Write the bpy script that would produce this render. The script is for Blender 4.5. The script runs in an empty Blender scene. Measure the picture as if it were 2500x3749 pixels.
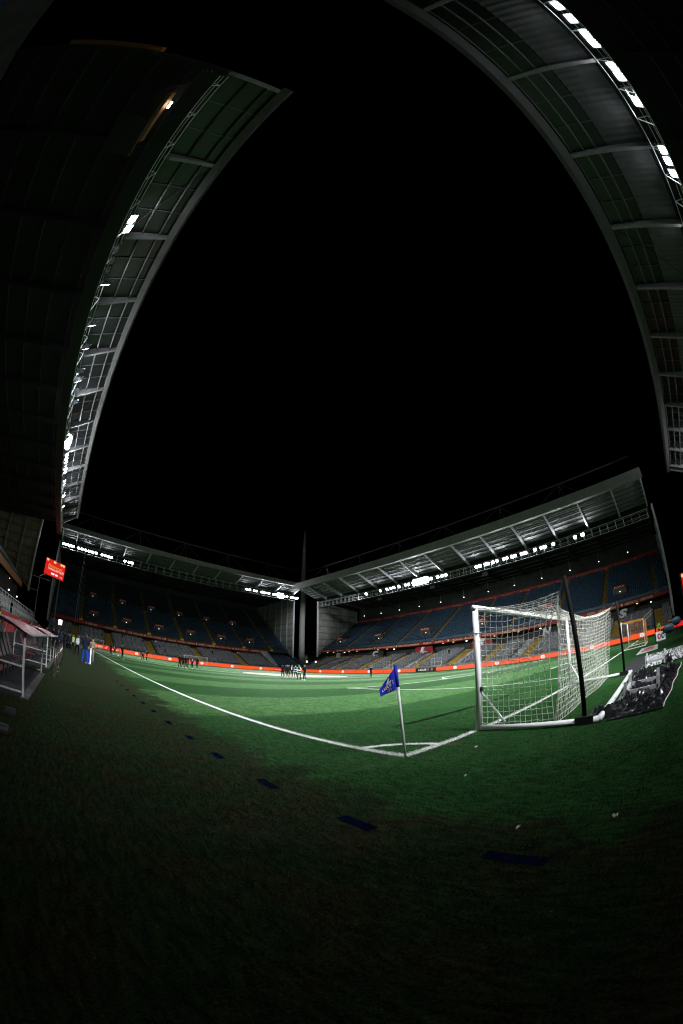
import bpy, bmesh, math, random
import numpy as np
from mathutils import Vector, Matrix
random.seed(7); RNG = np.random.default_rng(7)
S = bpy.context.scene
COL = S.collection
R_ = math.radians

# ------------------------------------------------------------------ camera
cd = bpy.data.cameras.new('camera'); cam = bpy.data.objects.new('camera', cd); COL.objects.link(cam)
S.camera = cam
CAM = Vector((-4.38, -3.566, 1.4244)); YAW, PIT, ROL = .7202, .4194, .0020
fw = Vector((math.sin(YAW)*math.cos(PIT), math.cos(YAW)*math.cos(PIT), math.sin(PIT)))
rt = Vector((math.cos(YAW), -math.sin(YAW), 0)); up = rt.cross(fw)
r2 = rt*math.cos(ROL) + up*math.sin(ROL); u2 = -rt*math.sin(ROL) + up*math.cos(ROL)
m = Matrix((r2, u2, -fw)).transposed().to_4x4(); m.translation = CAM
cam.matrix_world = m
cd.type = 'PANO'
for tgt in (cd, getattr(cd, 'cycles', None)):
    try:
        tgt.panorama_type = 'FISHEYE_EQUISOLID'; tgt.fisheye_lens = 13.242; tgt.fisheye_fov = R_(300)
    except Exception: pass
cd.sensor_fit = 'VERTICAL'; cd.sensor_height = 36.0; cd.sensor_width = 24.0
cd.clip_start = .05; cd.clip_end = 3000

# ------------------------------------------------------------------ night sky, exposure
w = bpy.data.worlds.new('World'); S.world = w; w.use_nodes = True
nt = w.node_tree; bg = nt.nodes['Background']
sky = nt.nodes.new('ShaderNodeTexSky'); sky.sky_type = 'NISHITA'; sky.sun_disc = False
sky.sun_elevation = R_(-8); sky.sun_rotation = R_(200)
nt.links.new(sky.outputs[0], bg.inputs[0]); bg.inputs[1].default_value = .01
vs = S.view_settings; vs.view_transform = 'Standard'; vs.look = 'None'; vs.exposure = 0.0; vs.gamma = 1
vs.use_curve_mapping = False
S.render.engine = 'CYCLES'
try:
    S.cycles.use_denoising = True; S.cycles.max_bounces = 4; S.cycles.diffuse_bounces = 2; S.cycles.pixel_filter_type = 'BLACKMAN_HARRIS'; S.cycles.filter_width = 1.15
    S.cycles.glossy_bounces = 2; S.cycles.transmission_bounces = 4; S.cycles.transparent_max_bounces = 8
    S.cycles.sample_clamp_indirect = 3.0; S.cycles.caustics_reflective = False; S.cycles.caustics_refractive = False
except Exception: pass

# ------------------------------------------------------------------ floodlighting (lit lamps hang on the four gantries, see floodlights)
SPOTS = []
SPOT_N, SPOT_R, SPOT_F, SPOT_L = 108000, 70000, 68000, 74000
def spot(name, loc, aim, energy, size=74, blend=1.0, col=(.93, .97, 1.0)):
    l = bpy.data.lights.new(name, 'SPOT'); l.energy = energy; l.spot_size = R_(size); l.spot_blend = blend
    l.shadow_soft_size = .3; l.color = col
    o = bpy.data.objects.new(name, l); COL.objects.link(o); o.location = loc
    o.rotation_euler = (Vector(aim)-Vector(loc)).to_track_quat('-Z', 'Y').to_euler()
    SPOTS.append(o); return o
for x, ax, k_ in ((-3.5, 11, .5), (2.5, 12.5, .95), (9, 17, 1.25), (24, 34, 1), (40, 44, 1), (56, 50, 1)):
    spot('gantry_spot', (x, -21.6, 27.1), (ax, 20.5, 0), SPOT_N*k_, 59)
spot('gantry_spot', (9, -21.6, 27.4), (87.4, 125.8, 17), 420000, 9)  # narrow beam added only to brighten the corner mast
for y, ay in ((92, 74), (76, 62), (66, 52), (38, 36), (26, 34), (10, 28)):
    spot('gantry_spot', (83.1, y, 26.4), (46, ay, 0), SPOT_R, 56)
for x, ax in ((-5, 16), (4, 22), (12, 26), (58, 44), (66, 48), (76, 52)):
    spot('gantry_spot', (x, 120.1, 29.6), (ax, 84, 0), SPOT_F, 58)
for y, ay in ((15, 24), (34, 36), (50, 48), (62, 56), (74, 66), (86, 76)):
    spot('gantry_spot', (-11.4, y, 28.3), (33, ay, 0), SPOT_L, 70)

# added spots standing in for the same lamps' stray light on canopies and end walls
for y, e_ in ((86, 500), (77, 900), (68, 1200), (62, 2200), (55, 1000), (42, 1000), (34, 1200), (25, 1400), (17, 1200), (10, 900)):
    spot('added_spill', (82.6, y, 26.9), (77.5, y-1, 30.6), e_*1.3, 150)
for x, e_ in ((-9, 900), (-3, 1100), (4, 900), (11, 500), (56, 700), (64, 1400), (72, 2200), (78, 1500)):
    spot('added_spill', (x, 119.6, 30.1), (x, 115.5, 32.6), e_*1.2, 150)
for y, e_ in ((12.5, 120), (20, 120), (27, 260), (33, 420), (39, 560), (49, 900), (56, 900), (63, 800), (70, 700), (80, 500)):
    spot('added_spill', (-11.0, y, 28.7), (-8.8, y, 31.5), e_*3.0, 160)
for x, e_ in ((-3.5, 60), (1, 90), (6, 110), (11, 110), (18, 60), (56, 900), (64, 1800), (72, 2200)):
    spot('added_spill', (x, -21.6, 27.6), (x, -18.5, 30.4), e_, 150)
spot('added_spill', (80.5, 84, 26.3), (92, 111, 12), 3600, 90); spot('added_spill', (73, 119.8, 29.3), (81, 130, 12), 1700, 120)
spot('added_spill', (-8, 119.6, 29.4), (-13, 126, 16), 700, 100)

# ------------------------------------------------------------------ materials
MATS = {}
def mat(name, col, rough=.7, metal=0., noise=0., scale=5., emit=None, es=0., bump=0., bscale=60., spec=.4, alpha=1., trans=0.):
    if name in MATS: return MATS[name]
    M = bpy.data.materials.new(name); M.use_nodes = True; MATS[name] = M
    N = M.node_tree.nodes; L = M.node_tree.links; b = N['Principled BSDF']
    b.inputs['Base Color'].default_value = (*col, 1); b.inputs['Roughness'].default_value = rough
    b.inputs['Metallic'].default_value = metal; b.inputs['Specular IOR Level'].default_value = spec
    if noise:
        tc = N.new('ShaderNodeTexCoord'); nz = N.new('ShaderNodeTexNoise'); nz.inputs['Scale'].default_value = scale
        nz.inputs['Detail'].default_value = 6; L.new(tc.outputs['Object'], nz.inputs['Vector'])
        rp = N.new('ShaderNodeValToRGB'); rp.color_ramp.elements[0].position = .3; rp.color_ramp.elements[1].position = .7
        rp.color_ramp.elements[0].color = (*[c*(1-noise) for c in col], 1); rp.color_ramp.elements[1].color = (*[min(1, c*(1+noise)) for c in col], 1)
        L.new(nz.outputs['Fac'], rp.inputs[0]); L.new(rp.outputs[0], b.inputs['Base Color'])
    if bump:
        tc = N.new('ShaderNodeTexCoord'); nz = N.new('ShaderNodeTexNoise'); nz.inputs['Scale'].default_value = bscale
        L.new(tc.outputs['Object'], nz.inputs['Vector']); bp = N.new('ShaderNodeBump'); bp.inputs['Strength'].default_value = bump
        L.new(nz.outputs['Fac'], bp.inputs['Height']); L.new(bp.outputs[0], b.inputs['Normal'])
    if emit:
        b.inputs['Emission Color'].default_value = (*emit, 1); b.inputs['Emission Strength'].default_value = es
    if alpha < 1: b.inputs['Alpha'].default_value = alpha
    if trans: b.inputs['Transmission Weight'].default_value = trans
    return M
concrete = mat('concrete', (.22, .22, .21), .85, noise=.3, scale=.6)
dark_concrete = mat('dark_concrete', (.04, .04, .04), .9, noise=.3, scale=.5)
steel_white = mat('white_painted_steel', (.62, .64, .66), .45, noise=.12, scale=3)
steel_grey = mat('grey_galvanised_steel', (.34, .35, .36), .5, .35, noise=.2, scale=4)
steel_dark = mat('dark_steel', (.06, .06, .065), .5, .3)
bar_m = mat('canopy_bar_paint', (.20, .205, .21), .5, .2)
rafter_dull = mat('dull_rafter_paint', (.055, .055, .055), .6)
beam_grey = mat('fascia_sheet_grey', (.18, .18, .172), .6, noise=.12, scale=.8)
deck_m = mat('corrugated_deck_steel', (.17, .175, .185), .65, 0, noise=.15, scale=1.2)
pane_m = mat('smoky_roof_pane', (.020, .022, .026), .3, noise=.35, scale=.7)
clad_m = mat('ribbed_wall_cladding', (.24, .235, .22), .65, noise=.25, scale=.7)
seat_blue = mat('blue_seat_plastic', (.030, .072, .120), .5, noise=.3, scale=.9)
seat_pale = mat('pale_seat_plastic', (.42, .43, .43), .5, noise=.25, scale=1.1)
seat_grey = mat('grey_seat_plastic', (.15, .155, .165), .5, noise=.25, scale=1.1)
stair_yellow = mat('yellow_stair_paint', (.72, .44, .04), .8, noise=.25, scale=1.5)
stair_white = mat('pale_stair_concrete', (.66, .68, .68), .8, noise=.25, scale=1.5)
banner_red = mat('dark_red_banner_vinyl', (.30, .018, .015), .6, noise=.15, scale=.5)
banner_ink = mat('cream_banner_lettering', (.85, .70, .42), .6)
panel_red = mat('red_wall_panel', (.28, .012, .012), .6, noise=.15, scale=.7)
letter_white = mat('white_block_letter', (.72, .73, .74), .5)
lens_m = mat('lit_floodlight_lens', (.9, .9, .9), .3, emit=(.88, .95, 1.0), es=60)
small_lamp = mat('lit_concourse_lamp', (.9, .9, .9), .3, emit=(1, .95, .85), es=3.5)
warm_lamp = mat('lit_warm_concourse_lamp', (.9, .8, .6), .3, emit=(1, .55, .2), es=1.6)
white_paint = mat('white_goal_paint', (.88, .88, .90), .3, noise=.06, scale=6)
line_white = mat('white_line_paint', (.90, .90, .88), .9, noise=.08, scale=30)
net_white = mat('white_net_cord', (.88, .86, .78), .8)
net_orange = mat('orange_net_cord', (.75, .28, .05), .8)
black_pole = mat('matte_black_pole', (.005, .005, .005), .7, spec=.1)
black_rubber = mat('black_rubber', (.015, .015, .015), .7)
cloth_blue = mat('royal_blue_flag_cloth', (.006, .017, .40), .75, bump=.15, bscale=300)
white_ink = mat('white_print', (.85, .85, .85), .7)
gold_ink = mat('gold_print', (.80, .38, .02), .6)
chrome = mat('chrome', (.7, .7, .7), .15, 1.)
led_orange = mat('orange_led_screen', (.02, .02, .02), .4, emit=(1.0, .090, .010), es=1.0)
led_red = mat('red_led_screen', (.02, .02, .02), .4, emit=(.78, .012, .008), es=.9)
led_black = mat('black_led_screen', (.012, .012, .014), .35)
led_white = mat('white_led_print', (.05, .05, .05), .4, emit=(.9, .9, .88), es=1.0)
led_cream = mat('cream_led_print', (.05, .05, .05), .4, emit=(.95, .62, .30), es=.9)
led_pale = mat('pale_orange_led_print', (.05, .03, .02), .4, emit=(1.0, .16, .05), es=1.0)
led_gold = mat('gold_led_print', (.05, .04, .02), .4, emit=(.9, .42, .06), es=.9)
tarp_m = mat('black_plastic_tarpaulin', (.010, .010, .012), .24, bump=.8, bscale=7, spec=1.0)
alu = mat('brushed_aluminium', (.55, .56, .58), .4, .7)
asphalt = mat('asphalt', (.03, .03, .03), .9, noise=.3, scale=2)

def turf_material(name, blade=False):
    M = bpy.data.materials.new(name); M.use_nodes = True
    N = M.node_tree.nodes; L = M.node_tree.links; b = N['Principled BSDF']
    b.inputs['Roughness'].default_value = .75; b.inputs['Specular IOR Level'].default_value = .08
    geo = N.new('ShaderNodeNewGeometry'); sep = N.new('ShaderNodeSeparateXYZ'); L.new(geo.outputs['Position'], sep.inputs[0])
    def math_(op, a, c=None, clamp=False):
        n = N.new('ShaderNodeMath'); n.operation = op; n.use_clamp = clamp
        for i, v in enumerate((a, c)):
            if v is None: continue
            if isinstance(v, (int, float)): n.inputs[i].default_value = v
            else: L.new(v, n.inputs[i])
        return n.outputs[0]
    def noise(scale, detail=4, vec=None):
        n = N.new('ShaderNodeTexNoise'); n.inputs['Scale'].default_value = scale; n.inputs['Detail'].default_value = detail
        L.new(vec or geo.outputs['Position'], n.inputs['Vector']); return n.outputs['Fac']
    def mix(f, a, c):
        n = N.new('ShaderNodeMix'); n.data_type = 'RGBA'
        if isinstance(f, (int, float)): n.inputs[0].default_value = f
        else: L.new(f, n.inputs[0])
        for i, v in ((6, a), (7, c)):
            if isinstance(v, tuple): n.inputs[i].default_value = (*v, 1)
            else: L.new(v, n.inputs[i])
        return n.outputs[2]
    X, Y = sep.outputs[0], sep.outputs[1]
    # mowing bands 5.5 m wide parallel to the goal line
    wob = math_('MULTIPLY', math_('SUBTRACT', noise(1.6, 6), .5), .9)
    ph = math_('SINE', math_('MULTIPLY', math_('ADD', Y, wob), math.pi/5.5))
    band = math_('ADD', math_('MULTIPLY', ph, -4), .5, True)
    inside = math_('ADD', math_('MULTIPLY', Y, 6), .5, True)
    band = math_('MULTIPLY', band, inside)
    k = 1.0
    green = mix(band, (.021*k, .088*k, .019*k), (.076*k, .186*k, .056*k))
    mot = math_('MULTIPLY', math_('SUBTRACT', noise(2.3, 6), .36), 3.2, True)
    green = mix(math_('MULTIPLY', mot, .55), green, (.013, .056, .012))
    mp = N.new('ShaderNodeMapping'); mp.inputs['Scale'].default_value = (1.0, .22, 1.0); L.new(geo.outputs['Position'], mp.inputs[0])
    fine = math_('MULTIPLY', math_('SUBTRACT', noise(22, 4, mp.outputs[0]), .40), 3.6, True)
    fine2 = math_('MULTIPLY', math_('SUBTRACT', noise(55, 3), .42), 4.0, True)
    dry = math_('MULTIPLY', math_('SUBTRACT', noise(1.3, 7), .60), 9, True)
    green = mix(math_('MULTIPLY', dry, .5), green, (.085, .09, .032))
    # worn brown run-off beside the touchline
    edge = math_('ADD', math_('ADD', X, 1.62), math_('MULTIPLY', math_('SUBTRACT', noise(1.7, 9), .5), 2.6))
    edge = math_('SUBTRACT', edge, math_('MULTIPLY', math_('MAXIMUM', Y, 0.), .02))
    br = math_('ADD', math_('MULTIPLY', edge, -1.9), .5, True)
    brown = mix(math_('MULTIPLY', math_('SUBTRACT', noise(1.6, 7), .42), 5, True), (.015, .037, .009), (.029, .031, .010))
    c = mix(br, green, brown)
    fleck = math_('MULTIPLY', math_('SUBTRACT', noise(75, 2), .66), 14, True)
    c = mix(math_('MULTIPLY', fleck, .6), c, (.16, .17, .085))
    tx = math_('ADD', math_('MULTIPLY', math_('ADD', fine, fine2), .78), .26)
    sc_ = N.new('ShaderNodeVectorMath'); sc_.operation = 'SCALE'; L.new(c, sc_.inputs[0]); L.new(tx, sc_.inputs['Scale']); c = sc_.outputs[0]
    if blade:
        oi = N.new('ShaderNodeAttribute'); oi.attribute_name = 'rnd'
        vm = N.new('ShaderNodeVectorMath'); vm.operation = 'SCALE'; L.new(c, vm.inputs[0]); L.new(math_('ADD', math_('MULTIPLY', oi.outputs['Fac'], 1.1), .55), vm.inputs['Scale']); c = vm.outputs[0]
    L.new(c, b.inputs['Base Color'])
    if not blade:
        bp = N.new('ShaderNodeBump'); bp.inputs['Strength'].default_value = .9; bp.inputs['Distance'].default_value = .03
        L.new(math_('ADD', noise(60, 3), noise(14, 3)), bp.inputs['Height']); L.new(bp.outputs[0], b.inputs['Normal'])
    return M
turf_m = turf_material('turf'); blade_m = turf_material('grass_blades', True)

# ------------------------------------------------------------------ mesh helpers
class MB:
    """collects shapes; W maps local (u, v, z) to world"""
    def __init__(s, W=None): s.v = []; s.f = []; s.W = W
    def P(s, p): return Vector(s.W(*p)) if s.W else Vector(p)
    def add(s, vs, fs):
        n = len(s.v); s.v += [tuple(s.P(p)) for p in vs]; s.f += [tuple(i+n for i in f) for f in fs]; return s
    def raw(s, vs, fs):
        n = len(s.v); s.v += [tuple(p) for p in vs]; s.f += [tuple(i+n for i in f) for f in fs]; return s
    def box(s, a0, a1, b0, b1, c0, c1):
        vs = [(x, y, z) for z in (c0, c1) for y in (b0, b1) for x in (a0, a1)]
        return s.add(vs, [(0, 2, 3, 1), (4, 5, 7, 6), (0, 1, 5, 4), (2, 6, 7, 3), (0, 4, 6, 2), (1, 3, 7, 5)])
    def prism(s, prof, u0, u1):
        n = len(prof)
        vs = [(u0, v, z) for v, z in prof]+[(u1, v, z) for v, z in prof]
        return s.add(vs, [tuple(range(n)), tuple(range(2*n-1, n-1, -1))]+[(i, (i+1) % n, n+(i+1) % n, n+i) for i in range(n)])
    def bar(s, p, q, w, h):
        p, q = s.P(p), s.P(q); d = (q-p)
        if d.length < 1e-6: return s
        d.normalize()
        side = d.cross(Vector((0, 0, 1)))
        if side.length < 1e-3: side = Vector((1, 0, 0))
        side.normalize(); upv = side.cross(d)
        vs = []
        for e in (p, q):
            for a, b in ((-1, -1), (1, -1), (1, 1), (-1, 1)): vs.append(e+side*(a*w/2)+upv*(b*h/2))
        return s.raw(vs, [(0, 1, 2, 3), (7, 6, 5, 4), (0, 4, 5, 1), (1, 5, 6, 2), (2, 6, 7, 3), (3, 7, 4, 0)])
    def tube(s, p, q, r, n=6, r2=None, cap=True):
        return s.path([p, q], r, n, r2, cap)
    def path(s, pts, r, n=6, r2=None, cap=True):
        pts = [s.P(p) for p in pts]; k = len(pts); vs = []
        for i, p in enumerate(pts):
            d = (pts[min(i+1, k-1)]-pts[max(i-1, 0)])
            d = d.normalized() if d.length > 1e-9 else Vector((0, 0, 1))
            ref = Vector((0, 0, 1)) if abs(d.z) < .9 else Vector((1, 0, 0))
            a = d.cross(ref).normalized(); b = a.cross(d)
            rr = r if r2 is None else r+(r2-r)*i/(k-1)
            for j in range(n):
                t = 2*math.pi*j/n; vs.append(p+a*(rr*math.cos(t))+b*(rr*math.sin(t)))
        fs = [(i*n+j, i*n+(j+1) % n, (i+1)*n+(j+1) % n, (i+1)*n+j) for i in range(k-1) for j in range(n)]
        if cap: fs += [tuple(range(n))[::-1], tuple(range((k-1)*n, k*n))]
        return s.raw(vs, fs)
    def lathe(s, prof, c, n=16):
        c = Vector(c); vs = []; k = len(prof)
        for r, z in prof:
            for j in range(n):
                t = 2*math.pi*j/n; vs.append((c.x+r*math.cos(t), c.y+r*math.sin(t), c.z+z))
        fs = [(i*n+j, i*n+(j+1) % n, (i+1)*n+(j+1) % n, (i+1)*n+j) for i in range(k-1) for j in range(n)]
        fs += [tuple(range(n))[::-1], tuple(range((k-1)*n, k*n))]
        return s.raw(vs, fs)
    def grid(s, fn, nu, nv):
        vs = [fn(i/nu, j/nv) for j in range(nv+1) for i in range(nu+1)]
        fs = [(j*(nu+1)+i, j*(nu+1)+i+1, (j+1)*(nu+1)+i+1, (j+1)*(nu+1)+i) for j in range(nv) for i in range(nu)]
        return s.add(vs, fs)
    def mesh(s, name, material, o=(0, 0, 0), smooth=False):
        me = bpy.data.meshes.new(name); o = Vector(o)
        me.from_pydata([(v[0]-o.x, v[1]-o.y, v[2]-o.z) for v in s.v], [], s.f)
        for mm in (material if isinstance(material, (list, tuple)) else [material]): me.materials.append(mm)
        if smooth: me.polygons.foreach_set('use_smooth', [True]*len(me.polygons))
        me.update(); return me
    def build(s, name, material, parent=None, origin=None, smooth=False):
        if parent is not None:
            o = wloc(parent); loc = Vector((0, 0, 0))
        else:
            o = Vector(origin) if origin is not None else base_of(s.v); loc = o
        ob = bpy.data.objects.new(name, s.mesh(name, material, o, smooth)); COL.objects.link(ob)
        ob.location = loc; ob.parent = parent
        return ob
def build_split(mb, name, material, parent, smooth=False):
    par = list(range(len(mb.v)))
    def fd(i):
        while par[i] != i: par[i] = par[par[i]]; i = par[i]
        return i
    for f in mb.f:
        r = fd(f[0])
        for i in f[1:]: par[fd(i)] = r
    groups = {}
    for f in mb.f: groups.setdefault(fd(f[0]), []).append(f)
    for fs in groups.values():
        ids = sorted({i for f in fs for i in f}); ix = {k: n for n, k in enumerate(ids)}
        q = MB(); q.v = [mb.v[i] for i in ids]; q.f = [tuple(ix[i] for i in f) for f in fs]; q.build(name, material, parent, smooth=smooth)
def base_of(vs):
    a = np.array(vs); return Vector(((a[:, 0].min()+a[:, 0].max())/2, (a[:, 1].min()+a[:, 1].max())/2, a[:, 2].min()))
def wloc(o):
    v = Vector(o.location)
    while o.parent: o = o.parent; v += Vector(o.location)
    return v
def tag(o, label=None, cat=None, group=None, kind=None):
    if label: o['label'] = label
    if cat: o['category'] = cat
    if group: o['group'] = group
    if kind: o['kind'] = kind
    return o
def empty(name, loc, label=None, cat=None, group=None):
    o = bpy.data.objects.new(name, None); COL.objects.link(o); o.location = loc; o.empty_display_size = .2
    return tag(o, label, cat, group)
def inst(me, name, loc, parent=None, rot=None):
    o = bpy.data.objects.new(name, me); COL.objects.link(o)
    o.location = Vector(loc)-(wloc(parent) if parent else Vector((0, 0, 0))); o.parent = parent
    if rot is not None: o.rotation_euler = rot
    return o
def copy_tree(o, parent=None):
    c = o.copy(); COL.objects.link(c); c.parent = parent
    for ch in o.children: copy_tree(ch, c)
    return c
_txt = {}
def text_geo(body, shear=0., extrude=0., bold=0.):
    key = (body, shear, extrude, bold)
    if key not in _txt:
        cu = bpy.data.curves.new('lettering', 'FONT'); cu.body = body; cu.size = 1; cu.shear = shear; cu.extrude = extrude; cu.offset = bold
        cu.align_x = 'CENTER'; cu.resolution_u = 3
        ob = bpy.data.objects.new('lettering_source', cu); COL.objects.link(ob)
        bpy.context.view_layer.update()
        me = bpy.data.meshes.new_from_object(ob.evaluated_get(bpy.context.evaluated_depsgraph_get()))
        vs = np.array([v.co[:] for v in me.vertices]); fs = [tuple(p.vertices) for p in me.polygons]
        bpy.data.objects.remove(ob); bpy.data.curves.remove(cu); bpy.data.meshes.remove(me)
        if len(vs):
            vs[:, 1] -= (vs[:, 1].min()+vs[:, 1].max())/2; vs[:, 0] -= (vs[:, 0].min()+vs[:, 0].max())/2
        _txt[key] = (vs, fs)
    return _txt[key]
def put_text(mb, body, centre, right, upv, height, width=None, shear=0., extrude=0., bold=0.):
    vs, fs = text_geo(body, shear, extrude, bold)
    if not len(vs): return
    right = Vector(right).normalized(); upv = Vector(upv).normalized(); nrm = right.cross(upv); c = Vector(centre)
    hh = max(1e-6, vs[:, 1].max()-vs[:, 1].min()); ww = max(1e-6, vs[:, 0].max()-vs[:, 0].min())
    ky = height/hh; kx = ky if width is None else width/ww
    mb.raw([c+right*(v[0]*kx)+upv*(v[1]*ky)+nrm*(v[2]*ky) for v in vs], fs)
def arches(mb, c, right, upv, size):
    right = Vector(right).normalized(); upv = Vector(upv).normalized(); c = Vector(c)
    for sx in (-1, 1):
        o = []; i_ = []
        for k in range(13):
            t = math.pi*k/12
            o.append((sx*.25+.27*math.cos(t), -.5+1.0*math.sin(t)**.75)); i_.append((sx*.25+.15*math.cos(t), -.5+.88*math.sin(t)**.75))
        vs = [c+right*(x*size)+upv*(y*size) for x, y in o+i_]
        mb.raw(vs, [(k, k+1, 14+k, 13+k) for k in range(12)])
def disc(mb, c, right, upv, rx, ry, n=20):
    right = Vector(right).normalized(); upv = Vector(upv).normalized(); c = Vector(c)
    mb.raw([c+right*(rx*math.cos(2*math.pi*k/n))+upv*(ry*math.sin(2*math.pi*k/n)) for k in range(n)], [tuple(range(n))])
def poly(mb, c, right, upv, pts, size=1.):
    right = Vector(right).normalized(); upv = Vector(upv).normalized(); c = Vector(c)
    mb.raw([c+right*(x*size)+upv*(y*size) for x, y in pts], [tuple(range(len(pts)))])
CAT_PTS = [(-.5, -.15), (-.2, -.05), (0, .02), (.18, .2), (.34, .42), (.5, .5), (.42, .3), (.36, .12), (.3, -.05), (.18, -.12), (.3, -.35), (.12, -.2), (-.05, -.18), (-.2, -.4), (-.3, -.5), (-.22, -.25)]

# ------------------------------------------------------------------ ground, pitch, markings
g = MB(); g.box(-700, 700, -700, 700, -.5, -.05); tag(g.build('ground', asphalt, origin=(0, 0, -.5)), kind='structure')
g = MB(); g.grid(lambda a, b: (-12.4+a*86.3, -13+b*125, 0), 40, 60); g.box(-12.4, 73.9, -13, 112, -.06, -.012)
tag(g.build('pitch_turf', turf_m, origin=(0, 0, 0)), kind='structure')
lines = empty('pitch_marking', (0, 0, 0)); tag(lines, kind='structure')
LW = .12
def line_strip(pts, name='painted_line', w_=LW, z=.004, material=line_white):
    mb = MB(); vs = []
    pts = [Vector((*p, 0)) for p in pts]; k = len(pts)
    for i, p in enumerate(pts):
        d = (pts[min(i+1, k-1)]-pts[max(i-1, 0)]).normalized(); n = Vector((-d.y, d.x, 0))*(w_/2)
        vs += [(p.x+n.x, p.y+n.y, z), (p.x-n.x, p.y-n.y, z)]
    mb.raw(vs, [(2*i, 2*i+1, 2*i+3, 2*i+2) for i in range(k-1)])
    return mb.build(name, material, lines)
def arc(cx, cy, r, a0, a1, n=24): return [(cx+r*math.cos(a0+(a1-a0)*i/n), cy+r*math.sin(a0+(a1-a0)*i/n)) for i in range(n+1)]
def seg(a, b, n): return [(a[0]+(b[0]-a[0])*i/n, a[1]+(b[1]-a[1])*i/n) for i in range(n+1)]
line_strip(seg((.06, 0), (.06, 105), 30), 'touchline'); line_strip(seg((67.94, 0), (67.94, 105), 10), 'touchline', z=.0042)
line_strip(seg((0, .06), (68, .06), 30), 'goal_line', z=.0046); line_strip(seg((0, 104.94), (68, 104.94), 10), 'goal_line', z=.0046)
line_strip(seg((0, 52.5), (68, 52.5), 10), 'halfway_line', z=.0048)
line_strip(arc(34, 52.5, 9.15, 0, 2*math.pi, 48), 'centre_circle', z=.0052)
for y0, s in ((0, 1), (105, -1)):
    for hw, dep in ((20.16, 16.5), (9.16, 5.5)):
        line_strip([(34-hw, y0), (34-hw, y0+s*dep)], 'penalty_area_line', z=.0054)
        line_strip([(34+hw, y0), (34+hw, y0+s*dep)], 'penalty_area_line', z=.0054)
        line_strip(seg((34-hw-.06, y0+s*dep), (34+hw+.06, y0+s*dep), 8), 'penalty_area_line', z=.0058)
    a = math.acos(5.5/9.15)
    line_strip(arc(34, y0+s*11, 9.15, s*(math.pi/2-a), s*(math.pi/2+a)), 'penalty_arc', z=.0062)
    line_strip(arc(0, y0, 1., 0, s*math.pi/2), 'corner_arc', z=.0064)
    line_strip(arc(68, y0, 1., math.pi/2*s, math.pi*s), 'corner_arc', z=.0064)
blue_paint = mat('faded_blue_turf_paint', (.003, .004, .024), 1., noise=.5, scale=14, spec=.0)
for y0, y1 in ((-2.98, -2.52), (-1.54, -1.13), (-.11, .29), (1.3, 1.66), (2.55, 2.87), (3.9, 4.27), (5.3, 5.65), (6.6, 6.95), (8., 8.35), (9.4, 9.75), (10.8, 11.1), (12.2, 12.5)):
    line_strip(seg((-2.26, y0), (-2.24, y1), 3), 'blue_line_dash', .115, .006, blue_paint)
# pale round cover on the centre circle
cs = MB(); n_ = 48
cs.raw([(34+9*math.cos(2*math.pi*k/n_), 52.5+9*math.sin(2*math.pi*k/n_), z) for z in (.012, .03) for k in range(n_)], [tuple(range(n_))[::-1], tuple(range(n_, 2*n_))]+[(k, (k+1) % n_, n_+(k+1) % n_, n_+k) for k in range(n_)])
tag(cs.build('pitch_cover', mat('pale_cover_cloth', (.30, .25, .17), .8)), 'pale round cloth covering the centre circle behind the standing players', 'cloth')

# grass blades close to the camera
def blades(name, pts, hmin, hmax, wd, material, z0=0.):
    n = len(pts); ang = RNG.uniform(0, 2*np.pi, n); h = RNG.uniform(hmin, hmax, n); lean = RNG.normal(0, .5, (n, 2))*h[:, None]
    dx = np.cos(ang)*wd/2; dy = np.sin(ang)*wd/2
    V = np.zeros((n, 3, 3)); V[:, :, :2] = pts[:, None, :]
    V[:, 0, 0] -= dx; V[:, 0, 1] -= dy; V[:, 1, 0] += dx; V[:, 1, 1] += dy; V[:, 2, :2] += lean; V[:, 2, 2] = h; V[:, :, 2] += z0
    me = bpy.data.meshes.new(name); me.vertices.add(3*n); me.vertices.foreach_set('co', V.ravel())
    me.loops.add(3*n); me.loops.foreach_set('vertex_index', np.arange(3*n)); me.polygons.add(n)
    me.polygons.foreach_set('loop_start', np.arange(n)*3); me.polygons.foreach_set('loop_total', np.full(n, 3))
    at = me.attributes.new('rnd', 'FLOAT', 'FACE'); at.data.foreach_set('value', RNG.random(n).astype(np.float32))
    me.update(); me.validate(); me.materials.append(material)
    o = bpy.data.objects.new(name, me); COL.objects.link(o); return o
pp = []
for r0, r1, dens in ((0.0, 2.6, 4200), (2.6, 5., 2600), (5., 8., 1500), (8., 12., 650)):
    n = int(math.pi*(r1*r1-r0*r0)*dens); r = np.sqrt(RNG.uniform(r0*r0, r1*r1, n)); t = RNG.uniform(0, 2*np.pi, n)
    q = np.c_[CAM.x+r*np.cos(t), CAM.y+r*np.sin(t)]
    pp.append(q[(q[:, 0] > -8) & (q[:, 1] > -9)])
pp = np.vstack(pp)
tag(blades('grass', pp, .012, .034, .006, blade_m), 'short mown grass round the corner of the pitch', 'grass', kind='stuff')
lp = []
def along(fn, length, dens): 
    n = int(length*dens); s = RNG.random(n); off = RNG.normal(0, .045, n); off = np.clip(off, -.11, .11); lp.append(np.array([fn(a, b) for a, b in zip(s, off)]))
along(lambda a, b: (.06+b, a**1.5*12), 12, 800); along(lambda a, b: (a**1.5*12, .06+b), 12, 800)
along(lambda a, b: ((1+b)*math.cos(a*math.pi/2), (1+b)*math.sin(a*math.pi/2)), 1.57, 800)
tag(blades('painted_grass', np.vstack(lp), .008, .020, .008, line_white, .004), 'grass blades painted white along the corner lines', 'grass', kind='stuff')

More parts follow.
